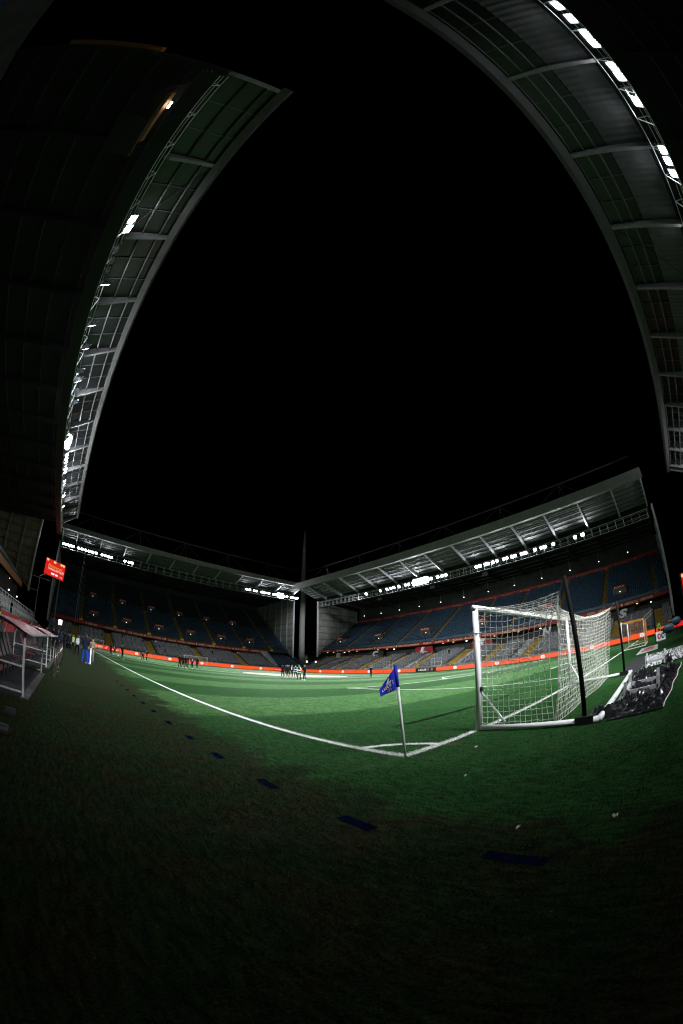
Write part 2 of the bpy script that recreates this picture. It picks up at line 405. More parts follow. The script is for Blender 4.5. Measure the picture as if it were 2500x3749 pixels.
# ------------------------------------------------------------------ the four stands
WR = lambda u, v, z: (v, u, z)          # side stands: u runs along Y, v is X
WF = lambda u, v, z: (u, v, z)          # end stands: u runs along X, v is Y
def tier(st, W, name, v0, z0, v1, z1, u0, u1, rows, material, under=.7):
    prof = []
    for i in range(rows):
        va = v0+(v1-v0)*i/rows; vb = v0+(v1-v0)*(i+1)/rows; z = z0+(z1-z0)*(i+1)/rows
        prof += [(va, z), (vb, z)]
    prof = [(v0, z0-under)]+prof+[(v1, z1-under-.5)]
    return MB(W).prism(prof, u0, u1).build(name, material, st)
def seat_rows(st, W, name, v0, z0, v1, z1, u0, u1, rows, material, gaps, pitch=.52, skip=.0):
    s = 1 if v1 > v0 else -1; dv = (v1-v0)/rows
    U = []
    for i in range(rows):
        us = np.arange(u0+.4, u1-.4, pitch); ok = np.ones(len(us), bool)
        for a, b, r0, r1 in gaps:
            if r0 <= i <= r1: ok &= ~((us > a) & (us < b))
        if skip: ok &= RNG.random(len(us)) > skip
        us = us[ok]; z = z0+(z1-z0)*(i+1)/rows
        U.append(np.c_[us, np.full(len(us), v0+dv*i+abs(dv)*.45*s), np.full(len(us), z)])
    U = np.vstack(U); n = len(U)
    def bx(a0, a1, b0, b1, c0, c1): return [(x, y*s, z) for z in (c0, c1) for y in (b0, b1) for x in (a0, a1)]
    unit = np.array(bx(-.21, .21, 0, .34, .36, .42)+bx(-.21, .21, .30, .36, .40, .80))
    V = (U[:, None, :]+unit[None]).reshape(-1, 3)
    V[:, 2] += np.repeat(RNG.normal(0, .006, n), 16)
    F0 = np.array([(0, 2, 3, 1), (4, 5, 7, 6), (0, 1, 5, 4), (2, 6, 7, 3), (0, 4, 6, 2), (1, 3, 7, 5)]); F0 = np.vstack([F0, F0+8])
    F = (np.arange(n)[:, None, None]*16+F0[None]).reshape(-1, 4)
    if W is WR: V = V[:, [1, 0, 2]]
    V = V-np.array(wloc(st)); me = bpy.data.meshes.new(name)
    me.vertices.add(len(V)); me.vertices.foreach_set('co', V.ravel()); me.loops.add(F.size); me.loops.foreach_set('vertex_index', F.ravel())
    me.polygons.add(len(F)); me.polygons.foreach_set('loop_start', np.arange(len(F))*4); me.polygons.foreach_set('loop_total', np.full(len(F), 4))
    me.update(); me.materials.append(material)
    o = bpy.data.objects.new(name, me); COL.objects.link(o); o.parent = st; o['kind'] = 'stuff'; return o
def stair(st, W, u, v0, z0, v1, z1, rows, width, material, name='stair_flight'):
    n = rows*2; prof = []
    for i in range(n):
        prof += [(v0+(v1-v0)*i/n, z0+(z1-z0)*(i+1)/n+.12), (v0+(v1-v0)*(i+1)/n, z0+(z1-z0)*(i+1)/n+.12)]
    prof = [(v0-.02, z0-.2)]+prof+[(v1, z1-.3)]
    return MB(W).prism(prof, u-width/2, u+width/2).build(name, material, st)
def rails(st, W, name, v0, z0, v1, z1, u0, u1, rows, gaps, material, step=1.6, h=1.0):
    mb = MB(W)
    for i in range(rows):
        v = v0+(v1-v0)*(i+.15)/rows; z = z0+(z1-z0)*(i+1)/rows
        u = u0
        while u < u1:
            blocked = any(a < u < b for a, b, r0, r1 in gaps)
            if not blocked:
                mb.box(u-.025, u+.025, v-.02, v+.02, z, z+h)
                if not any(a < u+step < b for a, b, r0, r1 in gaps): mb.box(u, u+step, v-.018, v+.018, z+h-.04, z+h); mb.box(u, u+step, v-.012, v+.012, z+h*.5, z+h*.5+.03)
            u += step
    o = mb.build(name, material, st); o['kind'] = 'stuff'; return o
def roof(st, W, u0, u1, ras, vf, zf, vg, zg, vb, zb, beam_h, beam_w, depth=.9, purl_front=4, deck_from=0., rib=.32, panes=None, tone=1.):
    """front canopy vf..vg, rear deck vg..vb; ras = u of the rafters"""
    s = 1 if vb > vf else -1
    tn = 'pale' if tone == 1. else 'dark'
    sc3 = lambda c: tuple(x*tone for x in c)  # tone below one puts shade into the colours of the nearer roofs
    fascia_c = mat(tn+'_fascia_sheet', sc3((.18, .18, .172)), .6, noise=.12, scale=.8); rafter_c = mat(tn+'_rafter_tone', sc3((.42, .42, .43)), .5, noise=.15, scale=2)
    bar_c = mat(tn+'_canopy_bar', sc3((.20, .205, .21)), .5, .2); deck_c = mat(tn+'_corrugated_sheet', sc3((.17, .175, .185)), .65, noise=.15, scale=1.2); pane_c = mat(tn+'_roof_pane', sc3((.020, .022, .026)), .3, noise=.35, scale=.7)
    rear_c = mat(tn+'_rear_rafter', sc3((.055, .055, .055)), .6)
    rf = MB(W).prism([(vg, zg+depth+.04), (vb, zb+depth+.04), (vb, zb+depth+.3), (vg, zg+depth+.3)], u0, u1).build('roof', mat('roof_sheet_dark', (.022, .023, .025), .6, noise=.2, scale=.4), st)
    bm_ = MB(W).box(u0-.3, u1+.3, vf, vf+s*beam_w, zf, zf+beam_h)
    bo = bm_.build('front_beam', fascia_c, rf)
    k = int((u1-u0)/5.8)                          # sheet joints of the fascia: thin proud strips
    me = None
    for i in range(1, k):
        u = u0+(u1-u0)*i/k
        mb = MB(W); mb.box(u-.03, u+.03, vf-s*.02, vf+s*(beam_w+.02), zf-.02, zf+beam_h+.01); mb.build('joint_strip', bar_c, rf)
    zl = lambda v: zf+(zg-zf)*(v-vf)/(vg-vf)
    for u in ras:
        v1 = vf+s*(beam_w+.004)
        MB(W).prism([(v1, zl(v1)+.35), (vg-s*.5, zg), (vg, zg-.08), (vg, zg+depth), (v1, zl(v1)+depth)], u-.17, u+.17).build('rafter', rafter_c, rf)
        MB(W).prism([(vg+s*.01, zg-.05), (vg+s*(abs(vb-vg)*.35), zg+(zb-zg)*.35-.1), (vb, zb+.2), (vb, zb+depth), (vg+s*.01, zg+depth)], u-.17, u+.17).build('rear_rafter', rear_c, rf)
    for i in range(1, purl_front+1):
        v = vf+(vg-vf)*i/(purl_front+1)
        MB(W).box(u0, u1, v-.06, v+.06, zl(v)+depth-.3, zl(v)+depth-.05).build('purlin', rear_c, rf)
    for i in range(1, 7):
        v = vg+(vb-vg)*i/7; z = zg+(zb-zg)*i/7
        MB(W).box(u0, u1, v-.07, v+.07, z+depth-.28, z+depth-.03).build('purlin', rear_c, rf)
    # corrugated sheet of the canopy
    vd = vf+(vg-vf)*deck_from
    mb = MB(W); us = np.arange(u0, u1, rib/4); vs = []
    for i, u in enumerate(us):
        h = (0, .07, .07, 0)[i % 4]
        for v in (vd, vg): vs.append((u, v, zl(v)+depth+h))
    mb.add(vs, [(2*i, 2*i+1, 2*i+3, 2*i+2) for i in range(len(us)-1)])
    mb.build('corrugated_sheet', deck_c, rf)
    if panes:
        nv, nu = panes; cellv = (vd-vf)/nv
        rr = sorted(ras); bays = list(zip(rr[:-1], rr[1:]))
        for a, b in bays:
            cu = (b-a-.36)/nu
            for i in range(nu):
                for j in range(nv):
                    v0 = vf+cellv*j; v1 = vf+cellv*(j+1); ua = a+.18+cu*i
                    MB(W).add([(ua+.05, v0+s*.08, zl(v0)+depth+.01), (ua+cu-.05, v0+s*.08, zl(v0)+depth+.01), (ua+cu-.05, v1-s*.08, zl(v1)+depth+.01), (ua+.05, v1-s*.08, zl(v1)+depth+.01),
                               (ua+.05, v0+s*.08, zl(v0)+depth+.05), (ua+cu-.05, v0+s*.08, zl(v0)+depth+.05), (ua+cu-.05, v1-s*.08, zl(v1)+depth+.05), (ua+.05, v1-s*.08, zl(v1)+depth+.05)],
                              [(0, 1, 2, 3), (7, 6, 5, 4), (0, 4, 5, 1), (1, 5, 6, 2), (2, 6, 7, 3), (3, 7, 4, 0)]).build('roof_pane', pane_c, rf)
            for i in range(1, nu):
                u = a+.18+cu*i; MB(W).prism([(vf, zl(vf)+depth-.14), (vd, zl(vd)+depth-.14), (vd, zl(vd)+depth-.01), (vf, zl(vf)+depth-.01)], u-.04, u+.04).build('glazing_bar', bar_c, rf)
        for j in range(1, nv):
            v = vf+cellv*j; MB(W).box(u0, u1, v-.07, v+.07, zl(v)+depth-.25, zl(v)+depth-.012).build('purlin', bar_c, rf)
        mb = MB(W).prism([(vf, zl(vf)+depth+.25), (vd, zl(vd)+depth+.25), (vd, zl(vd)+depth+.32), (vf, zl(vf)+depth+.32)], u0, u1); mb.build('upper_roof_skin', steel_dark, rf)
    # diagonal bracing under the canopy
    rr = sorted(ras)
    for i in range(1, len(rr)-1, 4):
        a, b = rr[i], rr[i+1]
        MB(W).tube((a, vf+(vg-vf)*.1, zl(vf)+.5), (b, vg, zg+.4), .05, 6).build('brace', rear_c, rf)
    for i in range(0, len(rr)-1, 2):
        MB(W).tube((rr[i], vg, zg+.3), (rr[i+1], vg+(vb-vg)*.5, (zg+zb)/2+.3), .06, 6).build('brace', rear_c, rf)
    return rf
def gantry(st, W, u0, u1, step, vg, wd, z0, z1, s, phase=0.):
    gt = MB(W).box(u0, u1, vg-wd/2, vg+wd/2, z0-.06, z0).build('lighting_gantry', steel_dark, st)
    for v in (vg-wd/2, vg+wd/2):
        for z in (z0+.02, z0+(z1-z0)*.42, z1):
            MB(W).tube((u0, v, z), (u1, v, z), .045 if z != z0+(z1-z0)*.42 else .03, 6).build('gantry_rail', steel_white, gt)
    frame = MB(W)
    for v in (vg-wd/2, vg+wd/2): frame.box(-.04, .04, v-.04, v+.04, z0+.06, z1-.05)
    frame.box(-.04, .04, vg-wd/2+.042, vg+wd/2-.042, z1-.04, z1+.03)
    o = Vector(W(0, vg, z0)); me = frame.mesh('gantry_post', steel_white, o)
    u = u0+phase
    while u < u1:
        inst(me, 'gantry_post', W(u, vg, z0), gt); u += step
    return gt
def gable(st, W, u, posts, zbase, ztop, rail_step, s_in, name='gable_wall', tone=clad_m):
    """cladding wall at u between posts (v); zbase / ztop functions of v; s_in: side facing the pitch"""
    gw = MB(W)
    v0, v1 = posts[0], posts[-1]
    gw.add([(u-s_in*.12, v0, zbase(v0)), (u-s_in*.12, v1, zbase(v1)), (u-s_in*.12, v1, ztop(v1)), (u-s_in*.12, v0, ztop(v0)),
            (u-s_in*.2, v0, zbase(v0)), (u-s_in*.2, v1, zbase(v1)), (u-s_in*.2, v1, ztop(v1)), (u-s_in*.2, v0, ztop(v0))],
           [(0, 1, 2, 3), (7, 6, 5, 4), (0, 4, 5, 1), (1, 5, 6, 2), (2, 6, 7, 3), (3, 7, 4, 0)])
    g_ = gw.build(name, dark_concrete, st)
    sv = 1 if v1 > v0 else -1
    for i, v in enumerate(posts):
        wd = .32 if i else .5
        MB(W).box(u-.05*s_in, u+s_in*.35, v-wd/2, v+wd/2, zbase(v)-.3, ztop(v)-.05).build('wall_post', steel_white if i == 0 else steel_grey, g_)
    for a, b in zip(posts[:-1], posts[1:]):
        z = math.floor(min(zbase(a), zbase(b))/rail_step)*rail_step
        while z < max(ztop(a), ztop(b)):
            lo = [max(z+.2, zbase(v)) for v in (a+sv*.2, b-sv*.2)]; hi = [min(z+rail_step-.2, ztop(v)) for v in (a+sv*.2, b-sv*.2)]
            if hi[0]-lo[0] > .2 or hi[1]-lo[1] > .2:
                hi = [max(h, l+.02) for h, l in zip(hi, lo)]
                va, vb = a+sv*.2, b-sv*.2; n = 9; vs = []; fs = []
                for k in range(n):                      # ribbed sheet
                    f = k/(n-1); v = va+(vb-va)*f; o_ = (.0 if k % 2 else .05)*s_in
                    vs += [(u-s_in*.08+o_, v, lo[0]+(lo[1]-lo[0])*f), (u-s_in*.08+o_, v, hi[0]+(hi[1]-hi[0])*f)]
                MB(W).add(vs, [(2*k, 2*k+2, 2*k+3, 2*k+1) for k in range(n-1)]).build('cladding_panel', tone, g_)
                if z > min(zbase(a), zbase(b)) and z < min(ztop(a), ztop(b)):
                    zz = z; okv = [v for v in (va, vb) if zbase(v) < zz]
                    if len(okv) == 2: MB(W).box(u-s_in*.02, u+s_in*.22, va, vb, zz-.09, zz+.09).build('wall_rail', bar_m, g_)
            z += rail_step
    return g_
def lettering(parent, items, material, name='lettering'):
    """items: (text, centre, right, height, width)"""
    for t, c, r, h, wd in items:
        mb = MB(); put_text(mb, t, c, r, (0, 0, 1), h, wd)
        if mb.v: mb.build(name, material, parent)
def sign_box(st, W, u, v, z, wd, hh, s, text, right, th=.12, material=banner_red, ink=banner_ink, name='entrance_sign'):
    o = MB(W).box(u-wd/2, u+wd/2, v-th/2, v+th/2, z-hh/2, z+hh/2).build(name, material, st)
    if text:
        mb = MB(); put_text(mb, text, W(u, v-s*(th/2+.01), z), right, (0, 0, 1), hh*.55, wd*.8); mb.build('lettering', ink, o)
    return o
def vomitory(st, W, u, v, z, s, wd=3.2, hh=2.1, text=None, right=None, lamp=True):
    """exit opening in a tier: concrete cheeks, dark doorway, lintel sign"""
    mb = MB(W); d = 2.6
    for a in (-wd/2-.15, wd/2): mb.box(u+a, u+a+.15, v, v+s*d, z-.5, z+hh)
    mb.box(u-wd/2-.15, u+wd/2+.15, v, v+s*d, z+hh+.002, z+hh+.2)
    o = MB(W).box(u-wd/2, u+wd/2, v+s*(d-.09), v+s*d, z-.5, z+hh).build('vomitory', dark_concrete, st); build_split(mb, 'portal_wall', concrete, o)
    MB(W).box(u-wd/2+.01, u+wd/2-.01, v+s*.6, v+s*(d-.1), z-.4, z+hh-.02).build('doorway', steel_dark, o)
    if text: sign_box(st, W, u, v-s*.12, z+hh+.45, wd*1.05, .75, s, text, right)
    if lamp:
        MB(W).box(u-.09, u+.09, v+s*.1, v+s*.3, z+hh*.62, z+hh*.62+.13).build('exit_lamp', small_lamp, o)
def small_lamps(st, W, us, v, z, material=small_lamp, wd=.5, name='concourse_lamp'):
    for u in us: MB(W).box(u-wd/2, u+wd/2, v-.08, v+.08, z-.08, z+.08).build(name, material, st)

# ---- right stand (opposite touchline)
st = empty('grandstand', (90, 52, 0), 'long two-tier stand with blue upper seats and red banners beyond the far touchline', 'stand')
YS_LOW = [99.5, 88.9, 78.8, 68.4, 58.1, 47.3, 37.1, 26.9, 16.4, 6., -4.]
YS_WHITE = [92.2, 76.4, 60.8, 45., 29.4, 13.8]
YS_UP = [109., 97., 85.6, 73., 60., 47., 35.2, 22., 9.5, -4.3]
YV = [103.9, 84.2, 64.5, 44.9, 25.2, 5.2]
gaps_low = [(y-1.2, y+1.2, 0, 99) for y in YS_LOW]+[(y-1., y+1., 0, 99) for y in YS_WHITE]
tier(st, WR, 'lower_tier', 74.6, .9, 86, 4.95, -7, 108, 14, concrete)
MB(WR).box(-7, 108, 74.3, 74.6, 0, 1.35).build('front_wall', concrete, st)
seat_rows(st, WR, 'lower_seat_rows', 74.6, .9, 86, 4.95, -7, 108, 14, seat_grey, gaps_low, .55, .12)
rails(st, WR, 'standing_rails', 74.6, .9, 86, 4.95, -7, 108, 14, gaps_low, steel_grey)
for y in YS_LOW: stair(st, WR, y, 74.6, .9, 86, 4.95, 14, 2.3, stair_yellow)
for y in YS_WHITE: stair(st, WR, y, 74.6, .9, 86, 4.95, 14, 2.0, stair_white, 'pale_stair_flight')
MB(WR).box(-8, 110, 89.6, 89.9, 3.5, 8.6).build('concourse_wall', dark_concrete, st)
MB(WR).box(-8, 110, 86, 90.6, 4.4, 4.9).build('concourse_floor', concrete, st)
MB(WR).box(-8, 110, 86.3, 90.6, 8.62, 8.82).build('concourse_ceiling', dark_concrete, st)
bn = MB(WR).box(-8, 111, 85.85, 86.15, 7.84, 8.66).build('fascia_banner', banner_red, st)
RB = [('AFPI ACM', 108.5, 5.5), ('Orvaux', 100., 3.8), ('Orvaux', 95, 3.6), ('News', 90.6, 2.6), ('News', 87.6, 2.6), ('News', 84.8, 2.6), ('AUSHOPPING NOYELLES', 78, 7.8), ('GROUPE LEMPEREUR', 68.5, 8.0),
      ('PUMA', 61.4, 2.9), ('PUMA', 57.3, 2.9), ('Auchan', 51.2, 3.2), ('Auchan', 47.2, 3.2), ('WINAMAX', 41.2, 4.2), ('WINAMAX', 36.2, 4.2), ('INTERTEC', 31.8, 3.8), ('INTERTEC', 26.6, 3.8), ('AESIO', 12.9, 2.1), ('AESIO', 10., 2.1), ('AESIO', 7.2, 2.1), ('CREDIT MUTUEL', 2.4, 3.4), ('CREDIT MUTUEL', -1.7, 3.2)]
lettering(bn, [(t, (85.84, y, 8.25), (0, -1, 0), .5, wd) for t, y, wd in RB], banner_ink)
for y in (93, 82.7, 73.4, 54.2, 33.9, 4.9):
    crest = MB(); poly(crest, (85.84, y, 8.25), (0, -1, 0), (0, 0, 1), [(-.22, .3), (.22, .3), (.24, -.05), (0, -.34), (-.24, -.05)]); crest.build('banner_crest', banner_ink, bn)
for t, y in zip('RCLENS', (102.9, 84, 64.3, 44.5, 25.4, 5.)):
    pn = MB(WR).box(y-3.2, y+3.2, 87.9, 88.05, 4.95, 7.75).build('letter_panel', panel_red if t in 'LE' else dark_concrete, st)
    mb = MB(); put_text(mb, t, (87.7, y, 6.45), (0, -1, 0), (0, 0, 1), 2.0, 2.6, .25, .12, .06); mb.build('block_letter', letter_white, pn)
small_lamps(st, WR, (108, 104.5, 96, 92, 82, 78, 56.5, 53, 40, 33, 22, 10, 1), 86.7, 7.7, warm_lamp)
small_lamps(st, WR, (99, 75.5, 49, 27), 87.2, 7.55)
small_lamps(st, WR, (3., -2.6), 88, 7.2, small_lamp, .3)
for y in (105.5, 98, 91.6, 86.2):
    mb = MB(WR)
    for z in (5.2, 5.6, 6.0): mb.box(y-2.6, y+2.6, 86.22, 86.26, z, z+.05)
    for k in range(6): mb.box(y-2.6+k*1.04-.02, y-2.6+k*1.04+.02, 86.2, 86.24, 4.95, 6.05)
    build_split(mb, 'concourse_rail', stair_yellow, st)
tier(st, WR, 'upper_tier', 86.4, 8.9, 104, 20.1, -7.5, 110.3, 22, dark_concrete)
gaps_up = [(y-.65, y+.65, 0, 99) for y in YS_UP]+[(y-2., y+2., 2, 8) for y in YV]
seat_rows(st, WR, 'upper_seat_rows', 86.4, 8.9, 104, 20.1, -7.5, 110.3, 22, seat_blue, gaps_up)
for y in YS_UP: stair(st, WR, y, 86.4, 8.9, 104, 20.1, 22, 1.15, stair_yellow)
for y in YV: vomitory(st, WR, y, 89.2, 10.6, 1, 3.2, 1.9, 'PUMA', (0, -1, 0))
MB(WR).box(-7.5, 110, 86.2, 86.27, 8.9, 9.6).build('parapet_rail', seat_blue, st)
MB(WR).box(-7.5, 110.3, 104.0, 104.3, 19.2, 20.3).build('top_ledge', concrete, st)
tf = MB(WR).box(-7.5, 110.3, 104.4, 104.6, 20.31, 21.75).build('top_fascia', banner_red, st)
lettering(tf, [('Auchan', (104.38, y, 21.05), (0, -1, 0), .75, 4.0) for y in np.arange(-1.3, 108, 6.3)], mat('dim_gold_lettering', (.62, .36, .09), .7))
MB(WR).box(-7.5, 110.3, 105.5, 105.8, 0, 26.5).build('rear_wall', dark_concrete, st)
small_lamps(st, WR, np.arange(2, 108, 9.2), 101.5, 22.9, small_lamp, .3, 'hanging_lamp')
for y in np.arange(2, 108, 9.2): MB(WR).box(y-.03, y+.03, 101.45, 101.51, 23., 26.2).build('lamp_hanger', steel_grey, st)
for y in (67.2, 51.):
    mb = MB(WR)
    for k in range(4): mb.box(y-1.6+k*1.05, y-1.6+k*1.05+.07, 74.9, 74.97, .9, 3.3)
    for z in (1.4, 2.3, 3.25): mb.box(y-1.6, y+1.62, 74.88, 74.9, z, z+.06)
    build_split(mb, 'gate_bar', steel_white, st)
roof(st, WR, -7, 112.3, [62+8.72*k for k in range(-7, 6)]+[-6.7], 74, 31.4, 84, 27.9, 107, 25.6, 2.2, 1.0, purl_front=6)
gantry(st, WR, -6.5, 111, 2.18, 84, 1.4, 25.2, 27.3, 1, .3)
gable(st, WR, 110.9, [84, 89.4, 94.4, 99.3, 104.5], lambda v: 6.3+max(0, (v-84.5))*.74, lambda v: 27.8-(v-84)*.09, 2.6, -1)
gable(st, WR, -7.9, [84, 94, 105], lambda v: 3, lambda v: 27.6-(v-84)*.09, 2.6, 1)
MB(WR).box(-8.1, -7.7, 83.4, 84, 2.5, 28).build('corner_post', steel_white, st)
tr = MB(WR).tube((-6, 80, 39.5), (112, 80, 39.5), .22, 8).build('roof_truss', rafter_dull, st)
for k in range(-7, 6, 1):
    y = 62+8.72*k+4.3
    if k % 2: continue
    for a, v in ((-6.5, 76), (-2, 84), (6.5, 76), (2, 84)): MB(WR).tube((y, 80, 39.5), (y+a, v, 33.3 if v == 76 else 29.2), .09, 6).build('truss_strut', rafter_dull, tr)

# ---- far stand (behind the far goal)
st = empty('grandstand', (34, 130, 0), 'dark stand with tall blue seating tiers and yellow stairs behind the far goal', 'stand')
XS = [-1.4, 10.9, 23.1, 35.3, 47.6, 59.9, 72.]
XLOW = [-3., 8.2, 22.4, 39.2, 55., 70.]
gl_ = [(x-1.3, x+1.3, 0, 99) for x in XLOW]
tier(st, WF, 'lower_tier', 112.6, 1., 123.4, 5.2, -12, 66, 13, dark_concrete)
MB(WF).box(-12, 70, 112.3, 112.6, 0, 1.4).build('front_wall', concrete, st)
seat_rows(st, WF, 'lower_seat_rows', 112.6, 1., 123.4, 5.2, -12, 66, 13, seat_grey, gl_, .55, .15)
rails(st, WF, 'standing_rails', 112.6, 1., 123.4, 5.2, -12, 66, 13, gl_, steel_grey)
for x in XLOW[:-1]: stair(st, WF, x, 112.6, 1., 123.4, 5.2, 13, 2.4, stair_yellow)
MB(WF).add([(66, 112.6, 0), (70, 116, 0), (70, 126, 0), (66, 126, 0), (66, 112.6, 2.0), (70, 116, 2.), (70, 126, 8.5), (66, 126, 8.5)], [(0, 3, 2, 1), (4, 5, 6, 7), (0, 1, 5, 4), (1, 2, 6, 5), (2, 3, 7, 6), (3, 0, 4, 7)]).build('end_block', concrete, st)
MB(WF).box(-12, 80, 127.6, 127.9, 3.5, 8.).build('concourse_wall', dark_concrete, st)
MB(WF).box(-12, 70, 123.4, 128, 4.6, 5.1).build('concourse_floor', concrete, st)
bn = MB(WF).box(-12, 70, 123.85, 124.15, 6.65, 7.7).build('fascia_banner', banner_red, st)
FB = [('ROQUART ROQUART', 10.6, 6.8), ('123', 16.2, 1.4), ('PARE-BRISE', 19.2, 3.4), ('GROUPE', 23.2, 1.8), ('KYRIELYS', 26.6, 4.2), ('Auchan', 31.5, 2.9), ('Auchan', 35.1, 2.9), ('Auchan', 38.5, 2.7), ('LAMBERT', 42.6, 2.7), ('LAMBERT', 45.8, 2.4),
      ('Krys', 49, 1.5), ('Krys', 51.2, 1.5), ('Krys', 53.4, 1.5), ('BRICO DEPOT', 58.6, 5.2), ('SOMONETIC', 65.6, 5.6), ('LENS', 2.5, 4)]
lettering(bn, [(t, (x, 123.84, 7.17), (1, 0, 0), .62 if t != 'GROUPE' else .4, wd) for t, x, wd in FB], banner_ink)
for x in (14.2, 21.6, 29., 40.6, 47.4, 55.1):
    crest = MB(); poly(crest, (x, 123.84, 7.17), (1, 0, 0), (0, 0, 1), [(-.22, .3), (.22, .3), (.24, -.05), (0, -.34), (-.24, -.05)]); crest.build('banner_crest', banner_ink, bn)
tier(st, WF, 'middle_tier', 124.3, 7.9, 137, 16.6, -12, 79.5, 16, dark_concrete)
gm = [(x-.75, x+.75, 0, 99) for x in XS]; XV = [3., 15.1, 27.2, 39.3, 51.5, 63.6]
seat_rows(st, WF, 'middle_seat_rows', 124.3, 7.9, 137, 16.6, -12, 79.5, 16, seat_blue, gm+[(x-2, x+2, 2, 7) for x in XV])
for x in XS: stair(st, WF, x, 124.3, 7.9, 137, 16.6, 16, 1.3, stair_yellow)
for x in XV: vomitory(st, WF, x, 127, 9.3, 1, 3.2, 1.9, 'Auchan', (1, 0, 0))
MB(WF).box(-12, 79.5, 137, 138.4, 16.3, 16.7).build('walkway', concrete, st)
MB(WF).box(-12, 79.5, 137.02, 137.1, 16.72, 17.7).build('walkway_parapet', dark_concrete, st)
tier(st, WF, 'upper_tier', 138.4, 17.4, 151, 26.6, -12, 79.5, 15, dark_concrete)
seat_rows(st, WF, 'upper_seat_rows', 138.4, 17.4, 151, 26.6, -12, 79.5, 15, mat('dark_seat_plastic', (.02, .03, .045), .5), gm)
for x in XS: stair(st, WF, x, 138.4, 17.4, 151, 26.6, 15, 1.3, stair_yellow)
XV2 = [2.5, 14.3, 26., 37.6, 49.3, 61.]
for x in XV2: vomitory(st, WF, x, 138.3, 16.9, 1, 2.6, 1.7, 'Auchan', (1, 0, 0))
MB(WF).box(-12, 79.5, 152, 152.3, 0, 30).build('rear_wall', dark_concrete, st)
small_lamps(st, WF, (26, 57.5), 124.8, 5.9, small_lamp, .35)
roof(st, WF, -13, 79.6, [10+8.6*k for k in range(-2, 9)]+[-12.4], 113.4, 33., 121, 30.8, 152, 29.5, 1.5, 1.0, purl_front=5)
gantry(st, WF, -12.5, 79.4, 2.87, 121, 1.4, 28.6, 31.1, 1, .4)
gable(st, WF, 79.9, [121, 125.8, 130.4, 135, 139.7, 144.4, 149, 152], lambda v: 5.8+max(0, v-123.)*.72, lambda v: 30.6-(v-121)*.04, 2.45, -1)
gable(st, WF, -13.2, [121, 125.5, 130, 135, 140, 146, 152], lambda v: 5., lambda v: 30.6-(v-121)*.04, 2.45, 1)
tr = MB(WF).tube((-12, 119.6, 41.2), (80, 119.6, 41.2), .24, 8).build('roof_truss', rafter_dull, st)
for k in range(-2, 8, 2):
    x = 10+8.6*k+4.3
    for a, v in ((-6.5, 115), (-2, 121), (6.5, 115), (2, 121)): MB(WF).tube((x, 119.6, 41.2), (x+a, v, 34.4 if v == 115 else 32), .1, 6).build('truss_strut', rafter_dull, tr)

# ---- left stand (bench side)
st = empty('grandstand', (-22, 48, 0), 'tall dark stand with glazed canopy rising behind the team shelters', 'stand')
MB(WR).box(-12, 97, -12.7, -12.5, 0, 2.15).build('front_wall', panel_red, st)
tier(st, WR, 'lower_tier', -13.4, 1.9, -20, 5.2, -12, 97, 9, concrete)
seat_rows(st, WR, 'lower_seat_rows', -13.4, 1.9, -20, 5.2, -12, 97, 9, seat_pale, [(y-.7, y+.7, 0, 99) for y in range(0, 97, 14)])
rl = MB(WR).tube((-12, -13., 4.2), (75, -13., 4.2), .03, 6).build('front_railing', steel_white, st)
for z in (3.0, 3.6): MB(WR).tube((-12, -13., z), (75, -13., z), .03, 6).build('railing_bar', steel_white, rl)
me = MB(WR).box(-.035, .035, -.035, .035, 0, 2.05).mesh('railing_post', steel_white)
for y in np.arange(20, 76, 2.2): inst(me, 'railing_post', (-13., y, 2.15), rl)
MB(WR).box(-12, 97, -21.5, -21.2, 4, 10.4).build('concourse_wall', dark_concrete, st)
bn = MB(WR).box(-12, 97.5, -20.25, -19.95, 10.3, 11.6).build('fascia_banner', mat('orange_lit_fascia', (.42, .15, .03), .6, noise=.2, scale=.5), st)  # orange light from the concourse is put into the fascia colour
tier(st, WR, 'upper_tier', -20.4, 11.6, -31, 20.5, -12, 97.6, 14, dark_concrete)
seat_rows(st, WR, 'upper_seat_rows', -20.4, 11.6, -31, 20.5, -12, 97.6, 14, seat_blue, [(y-.7, y+.7, 0, 99) for y in range(0, 97, 12)])
MB(WR).box(-12, 97.6, -32.3, -32, 0, 28).build('rear_wall', dark_concrete, st)
small_lamps(st, WR, (40, 52, 66, 80), -20.6, 9.8, warm_lamp)
small_lamps(st, WR, (52, 61), -15., 5.4, small_lamp, .3)
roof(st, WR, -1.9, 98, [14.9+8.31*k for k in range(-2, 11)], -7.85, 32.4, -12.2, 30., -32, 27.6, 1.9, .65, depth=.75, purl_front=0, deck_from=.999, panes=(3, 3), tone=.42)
gantry(st, WR, -1.5, 99, 2.77, -12.4, 1.3, 27.0, 28.9, -1, .9)
gable(st, WR, 98.3, [-18, -22.8, -27.8, -32], lambda v: 10.4+(-18-v)*.78, lambda v: 30-(-12-v)*.11, 2.35, -1, tone=mat('warm_lit_cladding', (.27, .20, .14), .7, noise=.25, scale=.7))  # warm wash of light on this gable is painted in as brown
MB(WR).box(-2.4, -2., -26, -17.4, 27.9, 28.6).build('end_fascia', mat('warm_lit_end_fascia', (.35, .13, .05), .5), st)  # red-brown colour carries the warm light on this roof end
cw = MB(WR).box(3.2, 6.4, -16.4, -14.0, 26.9, 26.95).build('service_catwalk', steel_dark, st)
for v in (-16.4, -15.8, -15.2, -14.6, -14.0): MB(WR).tube((3.2, v, 27.1), (6.4, v, 27.1), .04, 6).build('catwalk_rail', mat('warm_lit_rail', (.4, .24, .1), .5, .3), cw)  # rail colour imitates warm lamplight on the steel
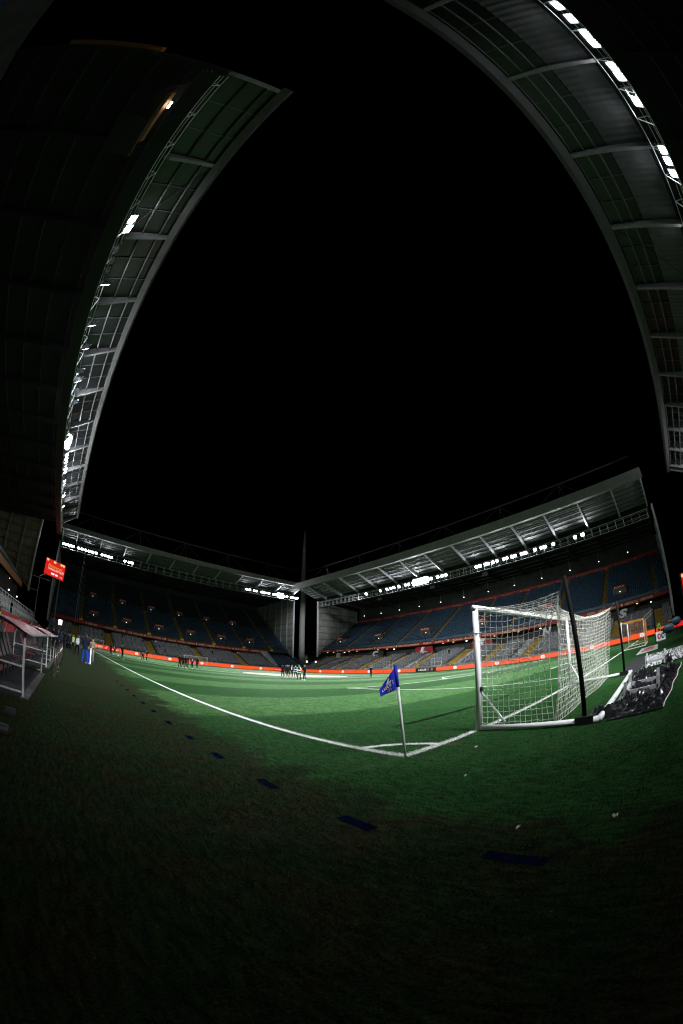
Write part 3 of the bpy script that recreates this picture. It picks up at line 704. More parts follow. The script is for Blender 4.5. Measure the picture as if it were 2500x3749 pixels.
MB(WR).box(1.75, 2.35, -14.0, -13.86, 28.5, 28.6).build('tube_lamp', mat('lit_tube_lamp', (.9, .9, .8), .3, emit=(1, .9, .75), es=14), st)
MB(WR).box(1.0, 5.4, -14.45, -14.15, 28.0, 28.7).build('lamp_trough', mat('warm_glow_trough', (.35, .18, .08), .6), st)  # brown stands in for the tube's warm reflections

# ---- near stand (behind the camera and the parked goal)
st = empty('grandstand', (34, -28, 0), 'dark stand whose glazed canopy and lit gantry curve overhead at the right', 'stand')
MB(WF).box(-8, 76, -14.3, -14, 0, 1.4).build('front_wall', dark_concrete, st)
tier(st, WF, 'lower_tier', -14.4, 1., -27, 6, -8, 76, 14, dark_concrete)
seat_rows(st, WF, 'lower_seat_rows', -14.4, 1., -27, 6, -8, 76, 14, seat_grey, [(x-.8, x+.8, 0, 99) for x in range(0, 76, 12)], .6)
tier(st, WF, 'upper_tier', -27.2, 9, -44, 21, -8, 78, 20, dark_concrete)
seat_rows(st, WF, 'upper_seat_rows', -27.2, 9, -44, 21, -8, 78, 20, seat_blue, [(x-.8, x+.8, 0, 99) for x in range(0, 76, 12)], .6)
MB(WF).box(-8, 79, -45.3, -45, 0, 27).build('rear_wall', dark_concrete, st)
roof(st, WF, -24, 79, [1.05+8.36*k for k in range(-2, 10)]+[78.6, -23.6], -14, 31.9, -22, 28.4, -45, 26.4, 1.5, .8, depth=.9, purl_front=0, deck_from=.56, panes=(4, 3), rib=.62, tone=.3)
gantry(st, WF, -8, 79, 2.79, -22.4, 1.4, 25.9, 28.1, -1, .6)

# ---- corner mast between right and far stand, with its stays
mast = empty('corner_mast', (87.4, 125.8, 0), 'tall pale round mast standing in the open corner between two stands', 'mast')
MB().lathe([(1.25, 0), (1.2, 20), (1.1, 36), (.7, 52), (.45, 62)], (87.4, 125.8, 0), 20).build('shaft', mat('pale_mast_paint', (.42, .43, .42), .6, noise=.12, scale=.5), mast, smooth=True)
MB().lathe([(2.2, 0), (2.2, .8), (1.5, 1.2)], (87.4, 125.8, 0), 20).build('base', concrete, mast)
for p in ((80, 112, 39.5), (80, 119.6, 41.2)): MB().tube((87.4, 125.8, 48), p, .1, 6).build('stay_cable', steel_grey, mast)
ct = empty('corner_terrace', (75, 119, 0), 'low dark seating terrace filling the corner left of the pale mast', 'terrace')
tier(ct, WF, 'terrace_steps', 114, .8, 127, 6.0, 70.1, 84, 13, dark_concrete)
seat_rows(ct, WF, 'terrace_seat_rows', 114, .8, 127, 6.0, 70.3, 84, 13, seat_blue, [(74.6, 75.6, 0, 99), (80., 81., 0, 99)], .55)
for x in (75.1, 80.5): stair(ct, WF, x, 114, .8, 127, 6., 13, .9, stair_yellow)
cbd = empty('corner_building', (102, 138, 0), 'low grey service building with a sloping roof seen through the corner gap', 'building')
MB().raw([(96, 136, 0), (110, 136, 0), (110, 142, 0), (96, 142, 0), (96, 136, 6.5), (110, 136, 10.5), (110, 142, 10.5), (96, 142, 6.5)], [(0, 3, 2, 1), (0, 1, 5, 4), (1, 2, 6, 5), (2, 3, 7, 6), (3, 0, 4, 7), (4, 5, 6, 7)]).build('wall', concrete, cbd)
MB().raw([(95.7, 135.7, 6.52), (110.3, 135.7, 10.6), (110.3, 142.3, 10.6), (95.7, 142.3, 6.52), (95.7, 135.7, 6.75), (110.3, 135.7, 10.85), (110.3, 142.3, 10.85), (95.7, 142.3, 6.75)], [(0, 3, 2, 1), (4, 5, 6, 7), (0, 1, 5, 4), (1, 2, 6, 5), (2, 3, 7, 6), (3, 0, 4, 7)]).build('roof', beam_grey, cbd)
for x in (97.5, 102.5): MB().box(x-.3, x+.3, 135.85, 135.98, 4.2, 4.9).build('window', small_lamp, cbd)

# ------------------------------------------------------------------ floodlights on the gantries
dark_lens = mat('unlit_floodlight_lens', (.05, .05, .055), .2)
fin_m = mat('floodlight_housing_grey', (.22, .23, .24), .5, .4)
def make_floodlight(lit=True):
    """aims along local +Y, tilted down"""
    e = bpy.data.objects.new('floodlight', None); COL.objects.link(e); e.empty_display_size = .2
    tilt = R_(38); rot = Matrix.Rotation(-tilt, 4, 'X')
    def part(name, mb, m_):
        me = mb.mesh(name, m_); me.transform(rot); o = bpy.data.objects.new(name, me); COL.objects.link(o); o.parent = e; return o
    hb = MB(); hb.raw([(-.44, -.1, -.34), (.44, -.1, -.34), (.44, -.1, .34), (-.44, -.1, .34), (-.34, -.42, -.26), (.34, -.42, -.26), (.34, -.42, .26), (-.34, -.42, .26),
                       (-.46, .02, -.36), (.46, .02, -.36), (.46, .02, .36), (-.46, .02, .36)],
                      [(7, 6, 5, 4), (0, 4, 5, 1), (1, 5, 6, 2), (2, 6, 7, 3), (3, 7, 4, 0), (0, 1, 9, 8), (1, 2, 10, 9), (2, 3, 11, 10), (3, 0, 8, 11), (0, 3, 2, 1)])
    for k in range(5): hb.box(-.3+k*.15-.012, -.3+k*.15+.012, -.5, -.43, -.22, .22)
    part('housing', hb, fin_m)
    part('lens', MB().raw([(-.38, .03, -.18), (-.27, .03, -.28), (.27, .03, -.28), (.38, .03, -.18), (.38, .03, .18), (.27, .03, .28), (-.27, .03, .28), (-.38, .03, .18)], [tuple(range(8))]), lens_m if lit else dark_lens)
    br = MB(); br.path([(.5, -.2, 0), (.5, -.35, .62), (-.5, -.35, .62), (-.5, -.2, 0)], .03, 5)
    part('bracket', br, steel_grey)
    return e
proto_on, proto_off = make_floodlight(True), make_floodlight(False)
fl_first = {True: True, False: True}
ORD = 'first second third fourth fifth sixth seventh eighth ninth tenth eleventh twelfth thirteenth fourteenth fifteenth sixteenth seventeenth eighteenth nineteenth twentieth'.split()
fl_count = {}
def floodlight(loc, rz, label, group, lit=True):
    k = fl_count.get(group, 0); fl_count[group] = k+1; label = ORD[min(k, 19)]+' '+label
    p = proto_on if lit else proto_off
    if fl_first[lit]: o = p; fl_first[lit] = False
    else: o = copy_tree(p)
    o.location = loc; o.rotation_euler = (0, 0, rz); tag(o, label, 'floodlight', group); return o
for az in (45.1, 47.3, 48.3, 48.9, 49.4, 50.2, 51.2, 51.7, 52.4, 52.8, 53.2, 53.6, 54.0, 54.4, 54.8, 55.3, 56.3, 57, 57.6):  # real run, with extra lamps packed into its middle to imitate glare
    floodlight((83.15, 87.5/math.tan(R_(az))+CAM.y, 26.6), R_(90)+R_(random.uniform(-12, 12)), 'lit floodlight from the corner mast in the dense run of the stand opposite', 'floodlights of the dense run opposite')
for dz_ in (-.62, .62):  # upper and lower rows added to swell the lamps into glare blobs
    for az in (52.6, 53.0, 53.4, 53.8, 54.2, 54.6):
        floodlight((83.15, 87.5/math.tan(R_(az))+CAM.y, 26.6+dz_), R_(115), 'added floodlight stacked to imitate glare on the stand opposite', 'added glare bank opposite')
    for az in (31.6, 31.9, 32.2):
        floodlight((123.6*math.tan(R_(az))+CAM.x, 120.1, 29.75+dz_), math.pi-.35, 'added floodlight stacked to imitate glare left of the corner mast', 'added glare bank by the mast')
    for y in (48.8, 49.6, 50.4):
        floodlight((-11.5, y, 28.4+dz_*.8), R_(-150), 'added floodlight stacked to imitate glare above the team shelters', 'added glare bank above the shelters')
for az in (62.5, 63.1, 64, 64.4, 65.2, 65.9, 67, 67.5, 68.4, 68.9, 70, 70.6, 72.2, 73.3, 73.9, 75.3, 79, 80.3):
    floodlight((83.15, 87.5/math.tan(R_(az))+CAM.y, 26.6), R_(90)+R_(random.uniform(-30, 30)), 'small lit floodlight after the gap in the gantry above the parked goal', 'floodlight pairs above the goal')
for az in (-3.3, -2.9, -2.4, -2.05, -1.7, -.8, -.2, .4, 1., 1.6, 2.2, 3.2, 3.7, 4.2, 4.7, 7., 7.7, 8.2):
    floodlight((123.6*math.tan(R_(az))+CAM.x, 120.1, 29.75), math.pi+R_(random.uniform(-15, 15)), 'lit floodlight from the video screen on the gantry behind the far goal', 'floodlights by the video screen')
for az in (26.6, 27.1, 27.8, 28.1, 28.9, 29.3, 29.7, 30.1, 30.8, 31.2, 31.5, 31.8, 32.1, 32.4, 32.9, 33.6, 33.9, 34.2, 34.5):  # real run plus extra lamps near the mast that imitate glare
    floodlight((123.6*math.tan(R_(az))+CAM.x, 120.1, 29.75), math.pi+R_(random.uniform(-15, 15)), 'lit floodlight of the run ending at the corner mast behind the far goal', 'floodlights beside the corner mast')
for y in (12.0, 13.0):
    floodlight((-11.5, y, 28.4), R_(-90)+R_(8), 'floodlight of the lone lit pair high above the team shelters', 'lone pair above the shelters')
for y in (19.3, 24.8, 28.4, 32.6, 34.3, 36.5, 39.2):
    floodlight((-11.5, y, 28.4), R_(-90)+R_(random.uniform(48, 64)), 'lit floodlight beyond the lone pair on the gantry above the shelters', 'middle floodlights above the shelters')
for y in (48.8, 49.6, 50.4, 54, 55.4, 56.8, 58.2, 59.6, 61, 65, 66.4, 67.8, 71.5, 73, 79.5):  # the first few are packed close to imitate one flare
    floodlight((-11.5, y, 28.4), R_(-90)+R_(random.uniform(-10, 30)), 'lit floodlight of the glaring far run on the gantry above the shelters', 'far floodlights above the shelters')
for i, s_ in enumerate((183.1, 17.958, 8.9, 6.838, 4.334, 3.756, 3.049, 2.794, 1.875, 1.741, 1.608)):
    floodlight((CAM.x+26.1/s_, -22.35, 27.5), R_(random.uniform(-8, 8)), 'large lit floodlight from the top edge on the nearest overhead gantry', 'overhead floodlights nearest the camera')
for x in (24, 40, 56, 64, 72): floodlight((x, -22.35, 27.5), 0, 'large lit floodlight from the top edge on the nearest overhead gantry', 'overhead floodlights nearest the camera')
for y in (15.2, 16.4, 17.5): floodlight((-11.7, y, 28.2), R_(-90), 'unlit floodlight just beyond the lone lit pair above the shelters', 'unlit floodlights above the shelters', False)
for x in (4.0, 17.2): floodlight((x, -22.3, 27.4), 0, 'unlit floodlight among the large lit ones on the nearest gantry', 'unlit floodlights nearest the camera', False)
for y, n_ in ((79.4, 'beside the far end'), (58.2, 'below the glaring lamps'), (40.5, 'above the parked goal')):
    e = empty('loudspeaker', (85.6, y, 25.2), 'black loudspeaker box hung under the gantry opposite '+n_, 'loudspeaker')
    MB().box(85.1, 86.1, y-.9, y+.9, 24.0, 25.1).build('cabinet', black_rubber, e); MB().box(85.03, 85.09, y-.8, y+.8, 24.1, 25.0).build('grille', steel_dark, e)

# ------------------------------------------------------------------ LED perimeter boards
def led_board(a, b, right, label, group=None, kind='logo', z1=1.0, text=None):
    a, b = Vector(a), Vector(b); mid = (a+b)/2; right = Vector(right); nrm = right.cross(Vector((0, 0, 1)))   # towards the viewer
    e = empty('led_board', (mid.x, mid.y, 0), label, 'LED board', group)
    up_ = Vector((0, 0, 1)); ln = (b-a).length/2-.02
    def slab(hw, z0, zz, f0, f1):
        mb = MB(); vs = []
        for f in (f0, f1):
            for sx, z in ((-1, z0), (1, z0), (1, zz), (-1, zz)): vs.append(mid+right*(sx*hw)+nrm*f+up_*z)
        return mb.raw(vs, [(0, 1, 2, 3), (7, 6, 5, 4), (0, 4, 5, 1), (1, 5, 6, 2), (2, 6, 7, 3), (3, 7, 4, 0)])
    slab(ln, .02, z1, -.22, -.03).build('housing', steel_dark, e)
    scr = slab(ln-.01, .06, z1-.02, -.025, .0).build('screen', {'logo': led_orange, 'red': led_red, 'black': led_black, 'plain': led_orange}[kind], e)
    zc = (z1+.04)/2; c = mid+up_*zc+nrm*.006
    if kind == 'logo':
        mb = MB(); disc(mb, c, right, up_, .52, .4); mb.build('logo_disc', led_white, scr)
        mb = MB(); put_text(mb, 't', c+nrm*.004, right, up_, .5, .26, 0, 0, .02); mb.build('logo_letter', led_orange, scr)
        for x in (-3.4, -1.7, 1.7, 3.4):
            mb = MB()
            vs = [c+right*(x+dx+.12*math.cos(t)*(1 if x > 0 else -1))+up_*(.42*math.sin(t)) for dx in (0, .05) for t in np.linspace(-1.4, 1.4, 7)]
            mb.raw(vs, [(k, k+1, 8+k, 7+k) for k in range(6)]); mb.build('pale_arc', led_pale, scr)
    elif text:
        for t, dx, wd, hh, m_ in text:
            mb = MB()
            if t == '@m': arches(mb, c+right*dx, right, up_, hh)
            elif t == '@cat': poly(mb, c+right*dx, right, up_, CAT_PTS, hh*1.6)
            else: put_text(mb, t, c+right*dx, right, up_, hh, wd, 0, 0, .015)
            mb.build('led_print', m_, scr)
    return e
L = 11.07; rt_ = (0, -1, 0)
for k, yc in enumerate([94.9, 83.85, 72.75, 61.65, 44.3, 33.2, 22.1, 11.05, 0.]):
    nm = ['orange LED board with round logo at the far right corner', 'orange LED board with round logo, second from the far right corner', 'orange LED board behind the lone man holding up a phone', 'orange LED board immediately left of the black one',
          'orange LED board immediately right of the black one', 'orange LED board seen through the front side net of the parked goal', 'orange LED board with logo seen midway through the parked net', 'orange LED board with logo behind the right edge of the parked net', 'orange LED board seen through the goal with the orange net'][k]
    led_board((73, yc+L/2, 0), (73, yc-L/2, 0), rt_, nm)
led_board((73, 56.1, 0), (73, 49.85, 0), rt_, 'black LED board with white league lettering and gold arches', kind='black', text=[('LIGUE 1', -.7, 3.0, .5, led_white), ('@m', 1.9, 1, .55, led_gold)])
led_board((73, 110.6, 0), (73, 100.45, 0), rt_, 'plain orange LED board right of the red ones in the far corner', kind='plain')
led_board((73, -5.55, 0), (73, -11.5, 0), rt_, 'dim red LED board at the right end behind the cameras', kind='red')
Lf = 10.8
for k, xc in enumerate([16.7, 27.5, 38.3, 49.05, 59.85]):
    nm = ['orange LED board with logo left of the blue-covered camera behind the far pitch', 'orange LED board with logo between the pairs of men at the far end', 'orange LED board with logo behind the far goal', 'orange LED board with logo right of the far goal', 'orange LED board with logo left of the red lettered one at far corner'][k]
    led_board((xc-Lf/2, 111, 0), (xc+Lf/2, 111, 0), (1, 0, 0), nm, z1=1.15)
led_board((65.25, 111, 0), (70.2, 111, 0), (1, 0, 0), 'red LED board with cream lettering in the far corner', kind='red', z1=1.15, text=[('Auchan', -.8, 3.0, .6, led_cream)])
led_board((2.9, 111, 0), (8.0, 111, 0), (1, 0, 0), 'red LED board with cream lettering and leaping cat behind the far left goal', kind='red', z1=1.3, text=[('PUMA', -.8, 2.6, .72, led_cream), ('@cat', 1.5, 1, .6, led_cream)])
led_board((8.0, 111, 0), (11.3, 111, 0), (1, 0, 0), 'short red LED board with cream lettering left of the orange row', kind='red', z1=1.25, text=[('Auchan', 0, 2.8, .6, led_cream)])

# ------------------------------------------------------------------ video screens
def video_screen(tl, tr, bl, label, full=True):
    tl, tr, bl = Vector(tl), Vector(tr), Vector(bl); right = (tr-tl); wd = right.length; right.normalize(); up_ = (tl-bl); hh = up_.length; up_.normalize()
    nrm = right.cross(up_).normalized(); c = (tr+bl)/2
    e = empty('video_screen', (c.x, c.y, c.z-hh/2), label, 'screen')
    def slab(hw, h2, f0, f1):
        vs = [c+right*(sx*hw)+up_*(sy*h2)+nrm*f for f in (f0, f1) for sx, sy in ((-1, -1), (1, -1), (1, 1), (-1, 1))]
        return MB().raw(vs, [(0, 1, 2, 3), (7, 6, 5, 4), (0, 4, 5, 1), (1, 5, 6, 2), (2, 6, 7, 3), (3, 7, 4, 0)])
    slab(wd/2+.15, hh/2+.15, -.6, -.05).build('housing', steel_dark, e)
    scr = slab(wd/2, hh/2, -.04, 0).build('screen_face', led_red, e)
    P_ = lambda x, y, f=.012: c+right*(x*wd)+up_*(y*hh)+nrm*f
    def tx(t, x, y, h, w_, m_, sh=0.):
        mb = MB(); put_text(mb, t, P_(x, y), right, up_, h*hh, w_*wd, sh); mb.build('screen_lettering', m_, scr)
    if full:
        tx('Bienvenue', .0, .13, .2, .72, led_gold, .35); tx('au', .42, .0, .06, .07, led_white)
        tx('STADE BOLLAERT-DELELIS', .06, -.07, .12, .82, led_white); tx('19:20', .36, -.36, .09, .14, led_white)
        mb = MB()
        for x, ww in ((-.12, .06), (-.03, .1), (.13, .12)): poly(mb, P_(x, -.33), right, up_, [(-ww*wd/2, -.06*hh), (ww*wd/2, -.06*hh), (ww*wd/2, .06*hh), (-ww*wd/2, .06*hh)])
        build_split(mb, 'sponsor_mark', led_white, scr)
        mb = MB()
        for x, ww in ((-.42, .12), (-.05, .14), (.3, .12), (.42, .1)): poly(mb, P_(x, .42), right, up_, [(-ww*wd/2, -.05*hh), (0, -.09*hh), (ww*wd/2, -.04*hh), (ww*wd/2, .07*hh), (-ww*wd/2, .07*hh)])
        build_split(mb, 'pennant_mark', led_cream, scr)
    else:
        mb = MB(); disc(mb, P_(-.45, .42), right, up_, .06*wd, .06*wd); mb.build('screen_mark', led_cream, scr)
    return e
vsn = video_screen((-15.2, 107, 21.5), (-8.95, 109.6, 21.1), (-15.2, 107, 16.95), 'red video screen with welcome lettering hung left of the far stand')
ps = MB()
for p, q in (((-15.5, 100, 0), (-15.5, 100, 15)), ((-18.9, 100, 14.6), (-12.3, 100, 14.4)), ((-18.9, 100, 11), (-15.5, 100, 11)), ((-15.5, 100, 15), (-14.4, 107, 17)), ((-10, 108.4, 0), (-10, 108.4, 17.2))): ps.tube(p, q, .12, 8)
build_split(ps, 'frame_pole', steel_grey, empty('screen_frame', (-15.5, 100, 0), 'thin grey pole frame beside the red video screen', 'frame'))
video_screen((77.2, -10.6, 10.1), (79.6, -16.5, 10.1), (77.2, -10.6, 4.1), 'red video screen cut off by the right edge of the picture', False)
sf = MB()
for y in (-12, -15.5): sf.tube((78.6, y, 0), (78.6, y, 9), .12, 8)
build_split(sf, 'frame_pole', steel_dark, empty('screen_frame', (78.6, -14, 0), 'dark posts carrying the red screen cut by the picture edge', 'frame'))
poles = MB()
poles.tube((-3.5, 112, 0), (-3.5, 112, 28), .06, 6); poles.tube((-2.7, 112.5, 0), (-3.3, 112, 28), .04, 6)
build_split(poles, 'cable', steel_grey, empty('cable_pair', (-3.5, 112, 0), 'pair of thin cables hanging from the far gantry to the corner', 'cable'))

# ------------------------------------------------------------------ goals
def net(fnlist, r, material, parent, jitter=.006, sag=.010, name='net'):
    A = []; B = []
    def seg_(p, q, sg):
        m_ = [(p[0]+q[0])/2, (p[1]+q[1])/2, (p[2]+q[2])/2-sg]
        A.append(p); B.append(m_); A.append(m_); B.append(q)
    for fn, nu, nv in fnlist:
        g_ = np.array([[fn(i/nu, j/nv) for i in range(nu+1)] for j in range(nv+1)], float)
        jt = RNG.normal(0, jitter, g_.shape); jt[0] = 0; jt[-1] = 0; jt[:, 0] *= .3; jt[:, -1] *= .3; g_ += jt
        for j in range(nv+1):
            for i in range(nu+1):
                if i < nu: seg_(g_[j, i], g_[j, i+1], sag*(.5+RNG.random()))
                if j < nv: seg_(g_[j, i], g_[j+1, i], 0)
    A = np.array(A, float); B = np.array(B, float); d = B-A; d /= np.maximum(np.linalg.norm(d, axis=1), 1e-9)[:, None]
    ref = np.where(np.abs(d[:, 2:3]) < .8, np.array([[0, 0, 1.]]), np.array([[1., 0, 0]])); a = np.cross(d, ref); a /= np.linalg.norm(a, axis=1)[:, None]; b = np.cross(a, d)
    n = len(A); V = np.zeros((n, 6, 3))
    for k in range(3):
        o = (a*math.cos(2.094*k)+b*math.sin(2.094*k))*r; V[:, k] = A+o; V[:, 3+k] = B+o
    V = V.reshape(-1, 3)-np.array(wloc(parent)); F0 = np.array([(0, 1, 4, 3), (1, 2, 5, 4), (2, 0, 3, 5)]); F = (np.arange(n)[:, None, None]*6+F0[None]).reshape(-1, 4)
    me = bpy.data.meshes.new(name); me.vertices.add(len(V)); me.vertices.foreach_set('co', V.ravel()); me.loops.add(F.size); me.loops.foreach_set('vertex_index', F.ravel())
    me.polygons.add(len(F)); me.polygons.foreach_set('loop_start', np.arange(len(F))*4); me.polygons.foreach_set('loop_total', np.full(len(F), 4)); me.update(); me.materials.append(material)
    o = bpy.data.objects.new(name, me); COL.objects.link(o); o.parent = parent; return o

GX0, GX1 = 2.24, 9.56
gl = empty('football_goal', (5.9, -1, 0), 'large white portable goal parked on the goal line by the corner flag', 'goal')
for x in (GX0, GX1):
    MB().path([(x, 0, 0.02), (x, 0, 2.50)], .06, 14).build('post', white_paint, gl, smooth=True)
    MB().path([(x, -.06, .065), (x, -2.42, .065)], .06, 12).build('ground_bar', white_paint, gl, smooth=True)
    MB().tube((x, -.015, .86), (x+(.25 if x < 5 else -.2), -.46, .13), .022, 8).build('brace', white_paint, gl)
    MB().lathe([(.03, 0), (.04, .02), (.04, .07), (.03, .09)], (x, -.07, .82), 10).build('brace_clamp', black_rubber, gl)
    MB().box(x-.085, x+.085, -2.32, -1.98, .0, .15).build('pole_sleeve', black_rubber, gl)
    MB().box(x-.063, x+.063, -.063, .063, 1.98, 1.99).build('post_joint', steel_grey, gl)
MB().path([(GX0-.06, 0, 2.50), (GX1+.06, 0, 2.50)], .062, 14).build('crossbar', white_paint, gl, smooth=True)
MB().path([(GX0-.02, -2.42, .065), (GX1+.2, -2.40, .065)], .062, 12).build('rear_bar', white_paint, gl, smooth=True)
PK = [Vector((2.36, -1.78, 2.47)), Vector((9.58, -1.78, 2.5))]
for x, tp, lean in ((GX0, (2.36, -1.90, 2.72), 0), (GX1, (9.52, -2.06, 2.68), 0)):
    MB().path([(x+.02, -2.15, .05), tp], .045, 10).build('net_support_pole', black_pole, gl, smooth=True)
    MB().tube(tp, PK[0] if x < 5 else PK[1], .004, 4).build('tie_cord', net_white, gl)
def back_top(s):
    x = PK[0].x+(PK[1].x-PK[0].x)*s; d = min(x-PK[0].x, PK[1].x-x); k = math.exp(-d/.55)
    return (x, -1.42-.36*k, 2.2+.27*k+.03*math.sin(9*s))
def rear_edge(e, t):
    x = (2.42 if e == 0 else 9.62); return (x+(PK[e].x-x)*t, -1.52-.26*t**6+.08*math.sin(math.pi*t), .03+(PK[e].z-.03)*t)
def side(e): 
    x0 = GX0 if e == 0 else GX1
    def fn(s, t):
        a = Vector((x0+.02, -.07, .05+2.4*t)); b = Vector(rear_edge(e, t)); p = a.lerp(b, s)
        p.z -= .10*math.sin(math.pi*s)*t; p.x += .05*math.sin(math.pi*s)*math.sin(math.pi*t)*(1 if e == 0 else -1); return p
    return fn
def backp(s, t):
    a = Vector((2.42+7.2*s, -1.52-.03*math.sin(12*s), .04)); b = Vector(back_top(s)); p = a.lerp(b, t)
    e = min(s, 1-s); p.y += .09*math.sin(math.pi*t)*(1-math.exp(-e*12)); return p
def topp(s, t):
    a = Vector((GX0+(GX1-GX0)*s, -.06, 2.50)); b = Vector(back_top(s)); p = a.lerp(b, t); p.z -= .09*math.sin(math.pi*t); return p
net([(side(0), 13, 21), (side(1), 13, 21), (backp, 60, 21), (topp, 60, 12)], .0052, net_white, gl)
edge = MB()
for e in (0, 1): edge.path([rear_edge(e, t/10) for t in range(11)], .0075, 5); edge.path([side(e)(t/8, 1) for t in range(9)], .006, 5)
edge.path([back_top(t/30) for t in range(31)], .006, 5); build_split(edge, 'net_hem_cord', net_white, gl)

def simple_goal(x0, x1, y, s, label, material, depth=2.0, netm=None, r=.008, tall=False):
    e = empty('football_goal', ((x0+x1)/2, y, 0), label, 'goal')
    for x in (x0, x1):
        MB().path([(x, y, 0), (x, y, 2.5)], .06, 10).build('post', white_paint, e, smooth=True)
        MB().path([(x, y, .05), (x, y+s*depth, .05)], .04, 8).build('ground_bar', white_paint, e)
        if tall:
            MB().path([(x, y+s*(depth+1.1), 0), (x, y+s*(depth+1.1), 3.1)], .06, 8).build('net_support_pole', black_pole, e)
            MB().tube((x, y+s*(depth+1.1), 3.0), (x, y+s*depth, 2.42), .015, 5).build('tie_cord', net_white, e)
            MB().path([(x, y+s*depth, .05), (x, y+s*depth, 2.42)], .03, 8).build('net_stay', white_paint if x == x0 else netm, e)
    MB().path([(x0-.06, y, 2.5), (x1+.06, y, 2.5)], .06, 10).build('crossbar', white_paint, e, smooth=True)
    MB().path([(x0, y+s*depth, .05), (x1, y+s*depth, .05)], .04, 8).build('rear_bar', white_paint, e)
    zt = 2.42 if tall else 1.9
    sd = lambda x: (lambda a, t: (x, y+s*depth*a*(1 if tall else (1-.35*t)), .05+(2.4+(zt-2.4)*a)*t))
    net([(sd(x0), 8, 10), (sd(x1), 8, 10), (lambda a, t: (x0+(x1-x0)*a, y+s*depth*(1 if tall else (1-.35*t)), .05+zt*t), 30, 10), (lambda a, t: (x0+(x1-x0)*a, y+s*depth*t*(1 if tall else .65), 2.5+(zt-2.45)*t), 30, 8)], r, netm or net_white, e, .01, .01)
    return e
simple_goal(30.28, 37.72, 0, -1, 'white goal with an orange net farther along the near goal line', net_white, 2.2, net_orange, .007, True)
simple_goal(30.28, 37.72, 105, 1, 'distant white goal in the middle of the far goal line', net_white, 2.2, net_white, .006)
simple_goal(-1.6, 5.8, 109., 1, 'distant white goal standing behind the far left corner', net_white, 1.4, net_white, .006)

# ------------------------------------------------------------------ corner flag
cf = empty('corner_flag', (0, 0, 0), 'blue corner flag with white lettering and gold arches on a white pole', 'corner flag')
LEAN = Vector((-.115, .10, 1.46))
MB().path([(0, 0, -.02), tuple(LEAN*.5), tuple(LEAN)], .019, 10).build('pole', white_paint, cf, smooth=True)
lf = Vector((-.75, .66, 0)); toc = Vector((-.66, -.75, 0))
def flagp(s, t):            # s from the pole outwards, t from bottom to top
    top = LEAN*(.995); bot = LEAN*.755
    a = bot.lerp(top, t)
    tipb = LEAN*.755+lf*.255+Vector((0, 0, -.115)); tipt = LEAN*.755+lf*.275+Vector((0, 0, -.01))
    b = tipb.lerp(tipt, t)
    p = a.lerp(b, s); p += toc*(.022*math.sin(s*6.0)*(1-s*.5)-.02*s)
    return p
fo = MB().grid(flagp, 26, 12).build('flag_cloth', cloth_blue, cf, smooth=True)
MB().path([tuple(LEAN*.752), tuple(LEAN*1.004)], .026, 10).build('flag_sleeve', cloth_blue, cf, smooth=True)
MB().path([tuple(LEAN*.752), tuple(LEAN*.772)], .0275, 10).build('sleeve_band', white_ink, cf)
def on_flag(mb, nm, material):
    out = MB(); out.f = mb.f
    for v in mb.v:
        s, t = v[0], v[1]; p = flagp(s, t); p += toc*.004; out.v.append(tuple(p))
    out.build(nm, material, fo)
tm = MB(); put_text(tm, 'LIGUE 1', (.54, .46, 0), (-1, 0, 0), (0, 1, 0), .22, .62, 0, 0, .015); on_flag(tm, 'flag_lettering', white_ink)
tm = MB(); arches(tm, (.47, .19, 0), (-1, 0, 0), (0, 1, 0), .2); on_flag(tm, 'flag_arches', gold_ink)
tm = MB(); poly(tm, (.46, .72, 0), (-1, 0, 0), (0, 1, 0), [(-.14, -.12), (.14, -.12), (.14, -.05), (-.02, -.05), (.06, .16), (-.04, .16), (-.14, -.07)]); on_flag(tm, 'flag_emblem', white_ink)

